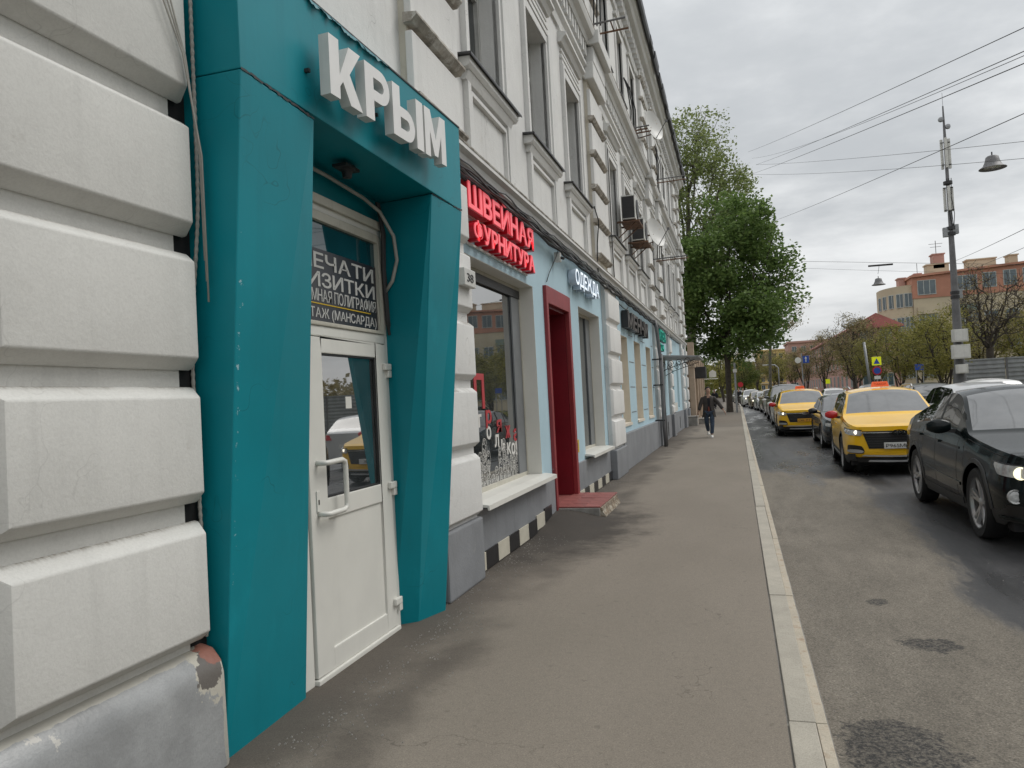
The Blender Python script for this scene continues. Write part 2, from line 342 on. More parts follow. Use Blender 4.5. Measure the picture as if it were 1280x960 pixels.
# ================================================================ GROUND
def sheet(name, x0, x1, y0, y1, z, mat, **k):
    b = MB().quad((x0, y0, z), (x1, y0, z), (x1, y1, z), (x0, y1, z)); return b.build(name, mat, kind='structure', **k)
def asphalt(name, base, lightc, wet, road=False):
    m = bpy.data.materials.new(name); m.use_nodes = True; t = m.node_tree; b = t.nodes['Principled BSDF']
    v = N(t, 'ShaderNodeTexCoord').outputs['Object']; sp = N(t, 'ShaderNodeSeparateXYZ'); t.links.new(v, sp.inputs[0]); X, Y = sp.outputs[0], sp.outputs[1]
    big = noise(t, v, .7, 6, .6, sc=(1, .4, 1)); c = mixc(t, ramp(t, big, .3, .7), base, lightc)
    fine = noise(t, v, 85 if road else 130, 4, .8); mid = noise(t, v, 22, 5, .75)
    if road:
        n1 = noise(t, v, 1.1, 7, .72, sc=(1, .22, 1)); n2 = noise(t, v, 3.5, 6, .7, sc=(1, .3, 1))
        # damp lane: from x = 1.6 m outwards, and the whole width beyond y = 16 m
        e1 = math_(t, 'ADD', math_(t, 'SUBTRACT', X, 1.78), math_(t, 'MULTIPLY', math_(t, 'SUBTRACT', n1, .5), 1.5))
        e2 = math_(t, 'ADD', math_(t, 'MULTIPLY', math_(t, 'SUBTRACT', Y, 15.5), .3), math_(t, 'MULTIPLY', math_(t, 'SUBTRACT', n1, .5), 5.5))
        w = math_(t, 'MAXIMUM', ramp(t, e1, -.12, .16), ramp(t, e2, -.4, .5))
        # dark edge of the track, lighter rubbed strip inside it
        ring = math_(t, 'SUBTRACT', 1.0, ramp(t, math_(t, 'ABSOLUTE', math_(t, 'SUBTRACT', e1, .15)), .05, .45))
        def blot(cx, cy, rx, ry):
            dx = math_(t, 'DIVIDE', math_(t, 'SUBTRACT', X, cx), rx); dy = math_(t, 'DIVIDE', math_(t, 'SUBTRACT', Y, cy), ry)
            d = math_(t, 'ADD', math_(t, 'MULTIPLY', dx, dx), math_(t, 'MULTIPLY', dy, dy))
            d = math_(t, 'ADD', math_(t, 'SQRT', d), math_(t, 'MULTIPLY', math_(t, 'SUBTRACT', noise(t, v, 9, 6, .75), .5), 2.2))
            return math_(t, 'SUBTRACT', 1.0, ramp(t, d, .7, .95))
        bl = math_(t, 'MAXIMUM', blot(1.1, 5.5, .2, .16), math_(t, 'MAXIMUM', blot(.62, 3.85, .3, .42), blot(.95, 6.5, .09, .11)))
        dry = mixc(t, ramp(t, n2, .35, .7), c, tuple(x * .82 for x in base))
        wc = mixc(t, ramp(t, noise(t, v, 1.6, 5, .65, sc=(1, .12, 1)), .35, .65), wet, tuple(x * 1.9 for x in wet))
        wc = mixc(t, math_(t, 'MULTIPLY', ring, .6), wc, tuple(x * .6 for x in wet))
        dry = mixc(t, math_(t, 'MULTIPLY', bl, math_(t, 'ADD', .35, math_(t, 'MULTIPLY', ramp(t, noise(t, v, 45, 4, .8), .42, .58), .6))), dry, tuple(x * .6 for x in wet))
        c = mixc(t, w, dry, wc)
        pud = ramp(t, noise(t, v, .9, 5, .6, sc=(1, .18, 1), loc=(2, 5, 0)), .44, .64)
        rg = math_(t, 'SUBTRACT', .88, math_(t, 'MULTIPLY', w, math_(t, 'ADD', .42, math_(t, 'MULTIPLY', pud, .28))))
        t.links.new(rg, b.inputs['Roughness'])
    else:
        # darker damp dirt along the wall foot and round the step, a few spots of grit
        n1 = noise(t, v, 1.4, 7, .7)
        wd = math_(t, 'ADD', math_(t, 'ADD', X, 2.36), math_(t, 'MULTIPLY', math_(t, 'SUBTRACT', n1, .5), -.95))
        w = math_(t, 'SUBTRACT', 1.0, ramp(t, wd, -.02, .75))
        c = mixc(t, math_(t, 'MULTIPLY', w, .85), c, wet)
        s2_ = math_(t, 'SUBTRACT', 1.0, ramp(t, math_(t, 'ABSOLUTE', math_(t, 'ADD', math_(t, 'ADD', X, 1.85), math_(t, 'MULTIPLY', math_(t, 'SUBTRACT', noise(t, v, .9, 6, .65), .5), .9))), .02, .28)); c = mixc(t, math_(t, 'MULTIPLY', math_(t, 'MULTIPLY', s2_, ramp(t, noise(t, v, .8, 3), .42, .6)), .6), c, wet)
        sp2 = ramp(t, noise(t, v, 26, 3, .8), .70, .74); c = mixc(t, math_(t, 'MULTIPLY', sp2, .5), c, tuple(x * .55 for x in base))
        # an older patch of pavement further off
        dx = math_(t, 'DIVIDE', math_(t, 'SUBTRACT', X, -2.3), 1.25); dy = math_(t, 'DIVIDE', math_(t, 'SUBTRACT', Y, 9.6), 2.6)
        dd = math_(t, 'ADD', math_(t, 'SQRT', math_(t, 'ADD', math_(t, 'MULTIPLY', dx, dx), math_(t, 'MULTIPLY', dy, dy))), math_(t, 'MULTIPLY', math_(t, 'SUBTRACT', noise(t, v, 1.6, 7, .7), .5), 1.5))
        c = mixc(t, math_(t, 'MULTIPLY', math_(t, 'SUBTRACT', 1.0, ramp(t, dd, .45, 1.1)), .93), c, tuple(x * .62 for x in wet))
        far = ramp(t, Y, 35.4, 35.5); c = mixc(t, math_(t, 'MULTIPLY', far, .35), c, wet)
        b.inputs['Roughness'].default_value = .86
        ck = N(t, 'ShaderNodeTexVoronoi', feature='DISTANCE_TO_EDGE'); ad = N(t, 'ShaderNodeVectorMath', operation='ADD'); nz = N(t, 'ShaderNodeTexNoise'); nz.inputs['Scale'].default_value = 2.5; nz.inputs['Detail'].default_value = 6
        t.links.new(v, nz.inputs['Vector']); t.links.new(v, ad.inputs[0]); t.links.new(nz.outputs['Color'], ad.inputs[1]); t.links.new(ad.outputs[0], ck.inputs['Vector']); ck.inputs['Scale'].default_value = .42
        cr = math_(t, 'MULTIPLY', math_(t, 'SUBTRACT', 1.0, ramp(t, ck.outputs['Distance'], 0, .0035)), ramp(t, noise(t, v, .8, 3), .46, .58)); c = mixc(t, math_(t, 'MULTIPLY', cr, .55), c, wet)
        gum = ramp(t, noise(t, v, 11, 1, .5), .745, .755); c = mixc(t, math_(t, 'MULTIPLY', gum, .35), c, tuple(x * .5 for x in base))
    # aggregate: dark pits and paler stones, multiplied so that the damp areas keep their depth
    vo = N(t, 'ShaderNodeTexVoronoi'); t.links.new(v, vo.inputs['Vector']); vo.inputs['Scale'].default_value = 120 if road else 200; vs_ = N(t, 'ShaderNodeSeparateXYZ'); t.links.new(vo.outputs['Color'], vs_.inputs[0])
    def mul(f, amt, k):
        g_ = mixc(t, math_(t, 'MULTIPLY', f, amt), (1.0, 1.0, 1.0), (k, k, k)); return mixc(t, 1.0, c, g_, 'MULTIPLY')
    c = mul(ramp(t, fine, .42, .60), .7 if road else .4, .45); c = mul(ramp(t, vs_.outputs[0], .5, .95), .6 if road else .35, .5)
    c = mul(ramp(t, vs_.outputs[1], .76, 1.0), .5 if road else .3, 1.7); c = mul(ramp(t, mid, .50, .64), .45 if road else .22, .62)
    t.links.new(c, b.inputs['Base Color'])
    bn = N(t, 'ShaderNodeBump'); bn.inputs['Strength'].default_value = .55 if road else .35; bn.inputs['Distance'].default_value = .006 if road else .003
    t.links.new(math_(t, 'ADD', fine, math_(t, 'MULTIPLY', mid, .8)), bn.inputs['Height']); t.links.new(bn.outputs[0], b.inputs['Normal'])
    return m
M['road'] = asphalt('road_asphalt', (.205, .182, .148), (.255, .227, .187), (.046, .046, .048), True)
M['walk'] = asphalt('pavement_asphalt', (.212, .184, .150), (.246, .214, .176), (.072, .060, .049))
M['soil'] = pm('bare_soil_and_grass', (.085, .08, .045), .95, .35, .6, .6, 8, dirt=(.06, .09, .025), dthr=(.4, .6), dscale=.8)
sheet('ground', -900, 900, -120, 1500, -.09, M['soil'])
sheet('road', .34, 9.0, -12, 420, -.06, M['road'])
b = MB()
b.box(-2.70, .14, -8, 41, -.085, 0); b.box(-4.6, .14, 41, 300, -.085, 0)
b.build('sidewalk', M['walk'], kind='structure')
b = MB(); b.box(9.2, 13.0, -10, 300, -.085, .02); b.build('far_sidewalk', M['walk'], kind='structure')
# asphalt ramp rising to the red step
def ramp_mound():
    b = MB(); nx, ny = 14, 30; vs = []
    for j in range(ny + 1):
        for i in range(nx + 1):
            x = -2.52 + i / nx * 1.15; y = 8.4 + j / ny * 3.9
            hy = min(1, max(0, (y - 8.6) / 1.7)) if y < 10.3 else min(1, max(0, (12.2 - y) / .45))
            hx = min(1, max(0, 1.22 - (x + 2.5) / .72)); s = lambda t: t * t * (3 - 2 * t)
            vs.append((x, y, -.004 + .126 * s(hy) * s(hx) + .004 * math.sin(x * 23 + y * 11) * s(hx)))
    return b.add(vs, [(j * (nx + 1) + i, j * (nx + 1) + i + 1, (j + 1) * (nx + 1) + i + 1, (j + 1) * (nx + 1) + i) for j in range(ny) for i in range(nx)])
M['mound'] = pm('dirty_asphalt_ramp', (.072, .064, .055), .9, .3, 3, .8, 40, fvar=.4, fscale=120, dirt=(.13, .115, .1), dthr=(.55, .7), dscale=4)
ramp_mound().build('asphalt_ramp_path', M['walk'], smooth=True, kind='structure')
# kerb stones
kb = empty('kerb', (.23, 0, 0), kind='structure')
b = MB().box(.135, .335, -8, 300, -.088, -.012); b.build('kerb_bed', M['concrete'], kb)
proto = []
for L, w in ((2.385, .125),):
    b = MB().box(0, w, 0, L, -.08, .008); proto = b.mesh('kerb_stone', M['kerb'], bevel=.006)
    b = MB().box(0, .052, 0, L, -.08, .003); proto2 = b.mesh('kerb_strip', M['kerbstain'], bevel=.004)
y = -.8
rnd = random.Random(3)
for k in range(46):
    for me, x in ((proto, .150), (proto2, .2775)):
        o = bpy.data.objects.new('kerb_stone', me); C.objects.link(o); o.parent = kb
        o.location = (x - .23 + rnd.uniform(-.003, .003), y, rnd.uniform(-.004, .003)); o.rotation_euler.z = R(rnd.uniform(-.08, .08))
    y += 2.4
b = MB().box(.147, .33, y, 300, -.08, .006); b.build('far_kerb_run', M['kerb'], kb)
b = MB()
for k in range(100): b.box(9.0, 9.2, -10 + k * 3, -10 + k * 3 + 2.97, -.08, .06)
b.build('opposite_kerb', M['kerb'], kind='structure')
# a gravelly drift of grit at the foot of the wall
g = MB(); rnd = random.Random(11)
for k in range(1500):
    y = rnd.uniform(2.5, 16); x = -2.36 + abs(rnd.gauss(0, .22)) + (.07 if y < 5.8 else -.08); s = rnd.uniform(.002, .007)
    if 10 < y < 12: continue
    g.add([(x - s, y - s, .001), (x + s, y - s * .6, .001), (x + s * .2, y + s, .001), (x, y, .001 + s * 1.3)], [(0, 1, 3), (1, 2, 3), (2, 0, 3)])
for k in range(700):
    y = rnd.uniform(2.5, 20); x = rnd.uniform(.36, 3.2) if rnd.random() < .7 else rnd.uniform(.36, .5); s = rnd.uniform(.002, .006)
    g.add([(x - s, y - s, -.059), (x + s, y - s * .6, -.059), (x + s * .2, y + s, -.059), (x, y, -.059 + s * 1.2)], [(0, 1, 3), (1, 2, 3), (2, 0, 3)])
g.build('loose_grit', M['concrete'], fix=False, kind='stuff')

# ================================================================ MAIN BUILDING
XW = -2.5; YE = 39.6
bld = empty('town_house', (-8, 20, 0), label='long three storey white stucco building with light blue shop fronts along the pavement', cat='building')
WIN = [3.55, 8.0, 10.45, 12.9, 17.35, 19.8, 22.25, 25.7, 29.4, 31.9, 34.4]
PIL = [(1.97, 3.05), (5.68, 6.78), (14.25, 15.6), (23.75, 24.75), (26.75, 27.75), (36.2, 37.3), (38.9, 39.6)]
GP = [(5.9, 6.82), (14.95, 16.45), (24.35, 25.35), (29.3, 30.2), (36.2, 37.3), (38.9, 39.6)]
# upper wall with window openings
holes = [(c - .58, c + .58, 5.15, 7.0) for c in WIN] + [(c - .52, c + .52, 9.35, 11.1) for c in WIN]
b = MB(); wall(b, XW, -8, YE, 3.95, 12.2, holes, .3)
b.box(-14, XW - .002, YE - .01, YE, 0, 12.2); b.box(-14, -13.9, -8, YE, 0, 12.2); b.box(-14, XW - .002, -8, -7.99, 0, 12.2)
b.build('wall', M['white'], bld)
# ground floor: openings
sh = [(6.95, 9.62, .68, 3.14, .22), (10.22, 11.70, .12, 3.2, .75), (12.58, 14.58, .7, 3.2, .22), (17.15, 18.42, 1.0, 3.05, .3), (19.68, 20.95, 1.0, 3.05, .3), (22.3, 23.5, 1.0, 3.05, .3),
      (25.9, 27.3, 1.0, 3.0, .2), (30.9, 32.0, 1.0, 3.0, .25), (33.6, 34.7, 1.0, 3.0, .25)]
b = MB(); wall(b, XW, 6.6, YE, .62, 3.95, sh, .25); b.build('blue_wall', M['blue'], bld)
b = MB(); wall(b, XW - .06, -8, 6.6, .0, 3.95, [(3.95, 5.29, 0, 3.05, .1)], .1); b.build('near_wall', M['near'], bld)
# white liner of the shop window reveals
def liner(mb, y0, y1, z0, z1, d, t=.004, x=XW):
    mb.box(x - d, x + .002, y0, y0 + t, z0, z1); mb.box(x - d, x + .002, y1 - t, y1, z0, z1); mb.box(x - d, x + .002, y0, y1, z1 - t, z1)
for a_ in ((6.955, 9.615, .68, 3.135), (12.585, 14.575, .7, 3.195)): b = MB(); liner(b, *a_, .22); b.build('window_reveal', M['upvc'], bld)
for h in sh[3:6]:
    b = MB(); liner(b, h[0] + .004, h[1] - .004, h[2], h[3] - .004, .29); b.box(XW - .3, XW - .27, h[0], h[1], h[2], h[3])
    b.box(XW - .2, XW + .03, h[0] - .03, h[1] + .03, h[2] - .06, h[2] + .003)
    b.build('blind_niche', M['cream2'], bld)
# plinths
b = MB(); b.box(XW - .2, XW + .03, 6.82, 10.22, 0, .60); b.box(XW - .2, XW + .03, 11.70, 14.95, 0, .62)
b.box(XW - .2, XW + .10, 16.45, 24.35, 0, .80); b.box(XW - .2, XW + .05, 25.35, 29.3, 0, .85); b.box(XW - .2, XW + .05, 30.2, 36.2, 0, .85); b.box(XW - .2, XW + .05, 37.3, 38.9, 0, .85)
b.build('plinth', M['plinth'], bld, bevel=.012)
for (a, c) in GP:
    b = MB().box(XW - .1, -2.37 if a < 10 else -2.34, a, c, 0, .58 if a < 20 else .84); b.build('pilaster_base', M['plinth'], bld, bevel=.02)
# slots of drain pipes and small vents in the far plinth
b = MB()
for y in (16.7, 26.3, 27.6, 31.2, 33.5): b.box(XW + .0, XW + .058, y, y + .22, .12, .62)
b.build('plinth_vent', M['dark'], bld)
# checker tiles
rnd = random.Random(5)
tl = MB().box(0, .014, 0, .39, 0, .175).mesh('checker_tile', M['tblack'], bevel=.003); tl2 = MB().box(0, .014, 0, .39, 0, .175).mesh('checker_tile', M['tcream'], bevel=.003)
y = 6.86; k = 0; zb = .012
def tile(me, y, z, sy=1, sz=1):
    o = bpy.data.objects.new('checker_tile', me); C.objects.link(o); o.parent = bld; o.location = Vector((XW + .031 + rnd.uniform(0, .003), y, z)) - bld.location; o.scale = (1, sy, sz); o.rotation_euler.x = R(rnd.uniform(-.3, .3))
tile(tl2, 6.86, zb, .6)
for k in range(7): tile(tl if k % 2 == 0 else tl2, 7.10 + k * .395, zb + max(0, (k - 4) * .035), 1, 1.05 - max(0, (k - 4) * .03))
for k in range(8): tile(tl2 if k % 2 == 0 else tl, 11.75 + k * .4, zb, 1, .95)
# rusticated blocks: faces proud of the wall with chamfers
def rust_block(y0, y1, z0, z1, xf, xb, ch=.055, ledge=False, mat='near', side=True, name='rustication_block'):
    b = MB(); cs = ch * .75
    p = [(xb, y0, z0), (xb, y1, z0), (xb, y1, z1), (xb, y0, z1)]; q = [(xf, y0 + cs, z0 + ch), (xf, y1 - cs, z0 + ch), (xf, y1 - cs, z1 - ch), (xf, y0 + cs, z1 - ch)]
    r_ = [(xb + (xf - xb) * .25, y0, z0 + ch * .12), (xb + (xf - xb) * .25, y1, z0 + ch * .12), (xb + (xf - xb) * .25, y1, z1 - ch * .12), (xb + (xf - xb) * .25, y0, z1 - ch * .12)]
    b.add(p + r_ + q, [(0, 1, 2, 3), (8, 11, 10, 9)] + [(i, i + 4, (i + 1) % 4 + 4, (i + 1) % 4) for i in range(4)] + [(i + 4, i + 8, (i + 1) % 4 + 8, (i + 1) % 4 + 4) for i in range(4)])
    return b.build(name, M[mat], bld, bevel=.010 if y1 < 8 else .007, smooth=35)
GZ = [(.62, 1.18), (1.24, 1.80), (1.87, 2.42), (2.50, 3.08), (3.17, 3.74), (3.80, 4.38)]
# near pilaster on the left edge
b = MB().box(XW - .3, -2.515, 1.97, 2.985, .5, 5.6); b.build('pilaster_core', M['near'], bld); MB().box(-2.6, -2.53, 2.987, 3.117, .3, 4.4).build('painted_gap_shade', M['hub'], bld)  # black strip painted in as the shade of the gap beside the portal
for z0, z1 in ((.60, 1.165), (1.245, 1.80), (1.875, 2.44), (2.515, 3.08), (3.165, 3.73), (3.81, 4.37), (4.45, 5.0)): rust_block(1.97, 3.05, z0, z1, -2.418, -2.515, .055)
b = MB(); b.prof([(-2.9, 0), (-2.40, 0), (-2.41, .44), (-2.425, .50), (-2.47, .555), (-2.54, .575), (-2.9, .58)], 1.90, 3.09); b.build('near_plinth', M['plinthnear'], bld, bevel=.02, smooth=45)
# ground-floor pilasters
for (a, c) in GP:
    b = MB().box(XW - .1, -2.42, a + .03, c - .03, .5, 3.95); b.build('pilaster_core', M['white'], bld)
    for z0, z1 in GZ[:5]: rust_block(a, c, z0 if z0 > .7 else (.6 if a < 20 else .86), z1, -2.355, -2.43, .045, mat='white')
# upper pilasters with drip ledges
for n, (a, c) in enumerate(PIL[1:]):
    b = MB().box(XW - .1, -2.43, a + .02, c - .02, 3.95, 12.0); b.build('pilaster_core', M['cream'] if n in (0, 1) else M['white'], bld)
    z = 4.12 if n == 0 else 4.3
    while z < 11.6:
        h = .60
        if 7.5 < z + h / 2 < 8.8: z += .655; continue
        b = MB().box(-2.44, -2.375, a, c, z + .07, z + h); b.build('quoin_block', M['white'], bld, bevel=.012)
        b = MB().prof([(-2.44, z), (-2.37, z), (-2.315, z + .05), (-2.315, z + .07), (-2.44, z + .085)], a - .03, c + .03); b.build('drip_ledge', M['grime'], bld)
        z += .655
# ledge above the shops
b = MB().prof([(-2.6, 3.93), (-2.47, 3.93), (-2.40, 3.97), (-2.38, 4.03), (-2.33, 4.06), (-2.33, 4.10), (-2.6, 4.16)], 5.75, YE); b.build('string_course', M['white'], bld)
b = MB().prof([(-2.6, 4.162), (-2.325, 4.10), (-2.320, 4.116), (-2.6, 4.175)], 5.75, YE); b.build('string_course_cap', M['grime'], bld)
# mid entablature with dentils
b = MB().prof([(-2.6, 7.72), (-2.46, 7.72), (-2.44, 7.80), (-2.46, 7.84), (-2.46, 7.90), (-2.40, 7.94), (-2.40, 8.0), (-2.6, 8.0)], 2, YE); b.build('architrave', M['white'], bld)
b = MB().prof([(-2.6, 8.34), (-2.36, 8.34), (-2.33, 8.42), (-2.24, 8.46), (-2.21, 8.54), (-2.21, 8.58), (-2.6, 8.70)], 2, YE); b.build('mid_cornice', M['white'], bld)
b = MB().prof([(-2.6, 8.702), (-2.205, 8.582), (-2.2, 8.60), (-2.6, 8.72)], 2, YE); b.build('mid_cornice_cap', M['grime'], bld)
b = MB(); y = 3.0
while y < YE - .2: b.box(-2.49, -2.38, y, y + .12, 8.10, 8.338); y += .235
b.build('dentils', M['white'], bld, kind='stuff')
for (a, c) in PIL[1:]:
    b = MB().box(-2.47, -2.28, a - .04, c + .04, 7.70, 8.02); b.box(-2.47, -2.27, a + .02, c - .02, 8.02, 8.33); b.box(-2.47, -2.14, a - .06, c + .06, 8.34, 8.6); b.build('entablature_break', M['white'], bld, bevel=.02)
# crowning cornice and roof edge
b = MB().prof([(-2.6, 11.55), (-2.44, 11.55), (-2.42, 11.68), (-2.6, 11.68)], 2, YE); b.build('upper_band', M['white'], bld)
b = MB().prof([(-2.6, 11.95), (-2.42, 11.95), (-2.36, 12.05), (-2.2, 12.12), (-2.15, 12.22), (-2.08, 12.26), (-2.05, 12.40), (-2.6, 12.5)], 2, YE + .3); b.build('crown_cornice', M['white'], bld)
b = MB(); y = 3
while y < YE: b.box(-2.49, -2.3, y, y + .14, 11.72, 11.99); y += .36
b.build('corbels', M['white'], bld, kind='stuff')
b = MB().prof([(-2.05, 12.38), (-1.97, 12.40), (-1.96, 12.52), (-2.1, 12.56), (-8, 14.6), (-14, 12.5), (-14, 12.4)], -8, YE + .4); rf = b.build('roof', M['darkroof'], bld)
b = MB(); rnd = random.Random(2); y = 8
while y < YE: 
    z = 12.55 + rnd.uniform(0, .06); b.tube([(-2.02, y, z - .1), (-1.95 - rnd.uniform(0, .05), y, z + .09)], .012, 4); y += rnd.uniform(.5, 1.3)
b.build('snow_guard', M['dark'], rf)
b = MB(); y = 12
while y < YE - 1:
    L = rnd.uniform(.6, 1.8); x = -1.955 + rnd.uniform(0, .04); b.prof([(x - .05, 12.36 - rnd.uniform(0, .07)), (x, 12.38), (x + .015, 12.56), (x - .1, 12.6)], y, y + L); y += L * rnd.uniform(.7, 1.4)
b.build('bent_flashing', M['darkroof'], rf)
# windows ----------------------------------------------------------
def window(c, z0, z1, w, depth, first=None):
    o0 = Vector((XW, c, z0)); 
    fr = MB(); a, d = -w / 2, w / 2; H = z1 - z0; x0, x1 = -depth, -depth + .07
    fr.box(x0, x1, a, a + .07, 0, H); fr.box(x0, x1, d - .07, d, 0, H); fr.box(x0, x1, a + .07, d - .07, 0, .07); fr.box(x0, x1, a + .07, d - .07, H - .07, H)
    fr.box(x0, x1 - .01, -.035, .035, .07, H * .68); fr.box(x0, x1 - .005, a + .07, d - .07, H * .68, H * .68 + .06); fr.box(x0, x1 - .01, -.03, .03, H * .68 + .06, H - .07)
    gl = [MB().quad((x0 + .02, p, q), (x0 + .02, r_, q), (x0 + .02, r_, s_), (x0 + .02, p, s_)) for p, r_, q, s_ in ((a + .07, -.035, .07, H * .68), (.035, d - .07, .07, H * .68), (a + .07, -.03, H * .68 + .06, H - .07), (.03, d - .07, H * .68 + .06, H - .07))]
    me = fr.mesh('window_frame', M['winframe'], bevel=.006); gm = [g_.mesh('pane', M['glass'], fix=False) for g_ in gl]
    return me, gm
W2 = window(0, 5.15, 7.0, 1.16, .28); W3 = window(0, 9.35, 11.1, 1.04, .28)
def place(me, name, loc, parent, rootloc=None, **k):
    o = bpy.data.objects.new(name, me); C.objects.link(o); o.parent = parent; o.location = Vector(loc) - parent_loc(parent) if parent is not None else Vector(loc); return tag(o, **k)
# sill unit, hood, surround of a first-floor window in local coords (0 at wall, opening centre)
sm = MB().prof([(-.05, -.13), (.10, -.13), (.13, -.09), (.13, -.03), (-.05, -.02)], -.88, .88).prof([(-.05, -.22), (.05, -.22), (.09, -.131), (-.05, -.131)], -.80, .80).mesh('sill_moulding', M['white'], bevel=.006)
sc = MB().prof([(-.3, .02), (-.3, .005), (.155, -.03), (.16, -.045), (.165, -.03), (.16, -.012)], -.93, .93).mesh('sill', M['sillmetal'])
pn = MB().box(-.05, .06, -.76, -.66, -1.0, -.22).box(-.05, .06, .66, .76, -1.0, -.22).box(-.05, .045, -.64, -.60, -.97, -.28).box(-.05, .045, .60, .64, -.97, -.28).box(-.05, .045, -.60, .60, -.32, -.28).box(-.05, .045, -.60, .60, -.97, -.93).mesh('apron_panel', M['white'], bevel=.006)
sr = MB().box(-.05, .04, -.70, -.58, 0, 1.85).box(-.05, .04, .58, .70, 0, 1.85).box(-.05, .04, -.70, .70, 1.85, 1.97).box(-.05, .065, -.75, -.66, 0, 1.99).box(-.05, .065, .66, .75, 0, 1.99).box(-.05, .05, -.75, .75, 1.99, 2.06).mesh('surround', M['white'], bevel=.006)
hd = MB().prof([(-.05, 2.10), (.05, 2.10), (.05, 2.16), (-.05, 2.16)], -.74, .74).prof([(-.05, 2.22), (.04, 2.22), (.04, 2.27), (-.05, 2.27)], -.72, .72).prof([(-.05, 2.33), (.06, 2.33), (.10, 2.40), (.15, 2.43), (.15, 2.48), (-.05, 2.52)], -.82, .82).mesh('hood', M['white'], bevel=.006)
s3 = MB().prof([(-.28, .02), (-.28, .0), (.10, -.03), (.105, -.015)], -.62, .62).mesh('sill', M['sillmetal'])
r3 = MB().box(-.05, .04, -.66, -.52, -.05, 1.75).box(-.05, .04, .52, .66, -.05, 1.75).box(-.05, .05, -.66, .66, 1.75, 1.9).box(-.05, .09, -.7, .7, 1.97, 2.04).mesh('surround', M['white'], bevel=.006)
for c in WIN:
    for (me, gm), z in ((W2, 5.15), (W3, 9.35)):
        w = place(me, 'window', (XW, c, z), bld)
        for g_ in gm: place(g_, 'pane', (XW, c, z), w)
    for me, n in ((sm, 'sill_moulding'), (sc, 'sill'), (pn, 'apron_panel'), (sr, 'surround'), (hd, 'hood')): place(me, n, (XW, c, 5.15), bld)
    place(s3, 'sill', (XW, c, 9.35), bld); place(r3, 'surround', (XW, c, 9.35), bld)
# shop windows
def shop_window(y0, y1, z0, z1, X):
    f = MB().box(X - .03, X + .03, y0, y0 + .05, z0, z1).box(X - .03, X + .03, y1 - .05, y1, z0, z1).box(X - .03, X + .03, y0 + .05, y1 - .05, z0, z0 + .05).box(X - .03, X + .03, y0 + .05, y1 - .05, z1 - .05, z1)
    fo = f.build('shop_window', M['upvcold'], bld, bevel=.005)
    MB().quad((X, y0 + .05, z0 + .05), (X, y1 - .05, z0 + .05), (X, y1 - .05, z1 - .05), (X, y0 + .05, z1 - .05)).build('pane', M['glass2'], fo, fix=False)
    return fo
sw = shop_window(6.96, 9.61, .685, 3.13, XW - .21)
MB().box(XW - .205, XW - .185, 9.22, 9.56, .735, 3.08).build('grey_lining', M['curtain'], sw); MB().box(XW - .2, XW - .17, 7.0, 9.56, 2.98, 3.08).build('dark_lintel_strip', M['plastic'], sw)
sw2 = shop_window(12.59, 14.57, .705, 3.19, XW - .21)
MB().box(XW - .205, XW - .185, 14.15, 14.52, .755, 3.14).build('grey_lining', M['curtain'], sw2)
for a, c, d, e in ((25.9, 27.3, 1.0, 3.0), (30.9, 32.0, 1.0, 3.0), (33.6, 34.7, 1.0, 3.0)):
    MB().box(XW - .17, XW - .12, a + .02, c - .02, d + .02, e - .02).build('shutter', M['upvc'], bld)
for a, c, z in ((6.9, 9.72, .68), (12.5, 14.62, .70)):
    MB().prof([(XW - .2, z + .008), (XW + .03, z + .008), (XW + .17, z - .012), (XW + .172, z - .06), (XW + .155, z - .06), (XW + .15, z - .032), (XW - .2, z - .022)], a, c).build('sill', M['upvc'], bld)
# grooves between the blind niches
b = MB()
for z in (1.22, 1.84, 2.46, 3.12):
    for a, c in ((16.6, 17.0), (18.62, 19.48), (21.15, 22.1), (23.7, 24.2)): b.box(XW - .001, XW + .003, a, c, z, z + .022)
b.build('joint_line', M['galvdark'], bld)
# red doorway: frame, deep reveal, inner door
dr = MB()
dr.box(XW - .02, XW + .05, 10.17, 10.27, .12, 3.23); dr.box(XW - .02, XW + .05, 11.60, 11.74, .12, 3.23); dr.box(XW - .02, XW + .05, 10.27, 11.60, 2.99, 3.23)
dd = dr.build('door_frame', M['redframe'], bld, bevel=.008)
b = MB().box(XW - .73, XW - .02, 10.24, 10.28, .12, 2.99).box(XW - .73, XW - .02, 11.585, 11.64, .12, 2.99).box(XW - .73, XW - .02, 10.28, 11.585, 2.955, 2.99); b.build('door_reveal', M['red'], dd)
b = MB().box(XW - .73, XW - .69, 10.28, 11.585, .15, 2.955); b.build('door_leaf', M['red'], dd)
MB().box(XW - .73, XW + .02, 10.26, 11.62, .10, .155).build('threshold', M['steptile'], dd)
# step
M['rubble'] = pm('broken_concrete', (.17, .13, .09), .95, .4, 14, .9, 25, dirt=(.36, .33, .27), dthr=(.5, .56), dscale=16)
st = empty('doorstep', (-2.2, 11, 0), label='small red tiled step with a broken corner below the dark red doorway', cat='step')
b = MB().box(-2.6, -1.88, 10.22, 11.78, 0, .145); b.build('step_block', M['concrete'], st, bevel=.012)
b = MB().prof([(-1.88, 0), (-1.80, 0), (-1.82, .05), (-1.845, .09), (-1.85, .14), (-1.88, .142)], 10.26, 11.6); b.build('broken_edge', M['rubble'], st)
tm = MB().box(0, .222, 0, .302, 0, .016).mesh('step_tile', M['steptile'], bevel=.003)
for i in range(3):
    for j in range(5):
        o = bpy.data.objects.new('step_tile', tm); C.objects.link(o); o.parent = st; o.location = Vector((-2.54 + i * .222, 10.235 + j * .307, .146 + rnd.uniform(0, .003))) - st.location; o.rotation_euler = (R(rnd.uniform(-.6, .6)), R(rnd.uniform(-.6, .6)), 0)
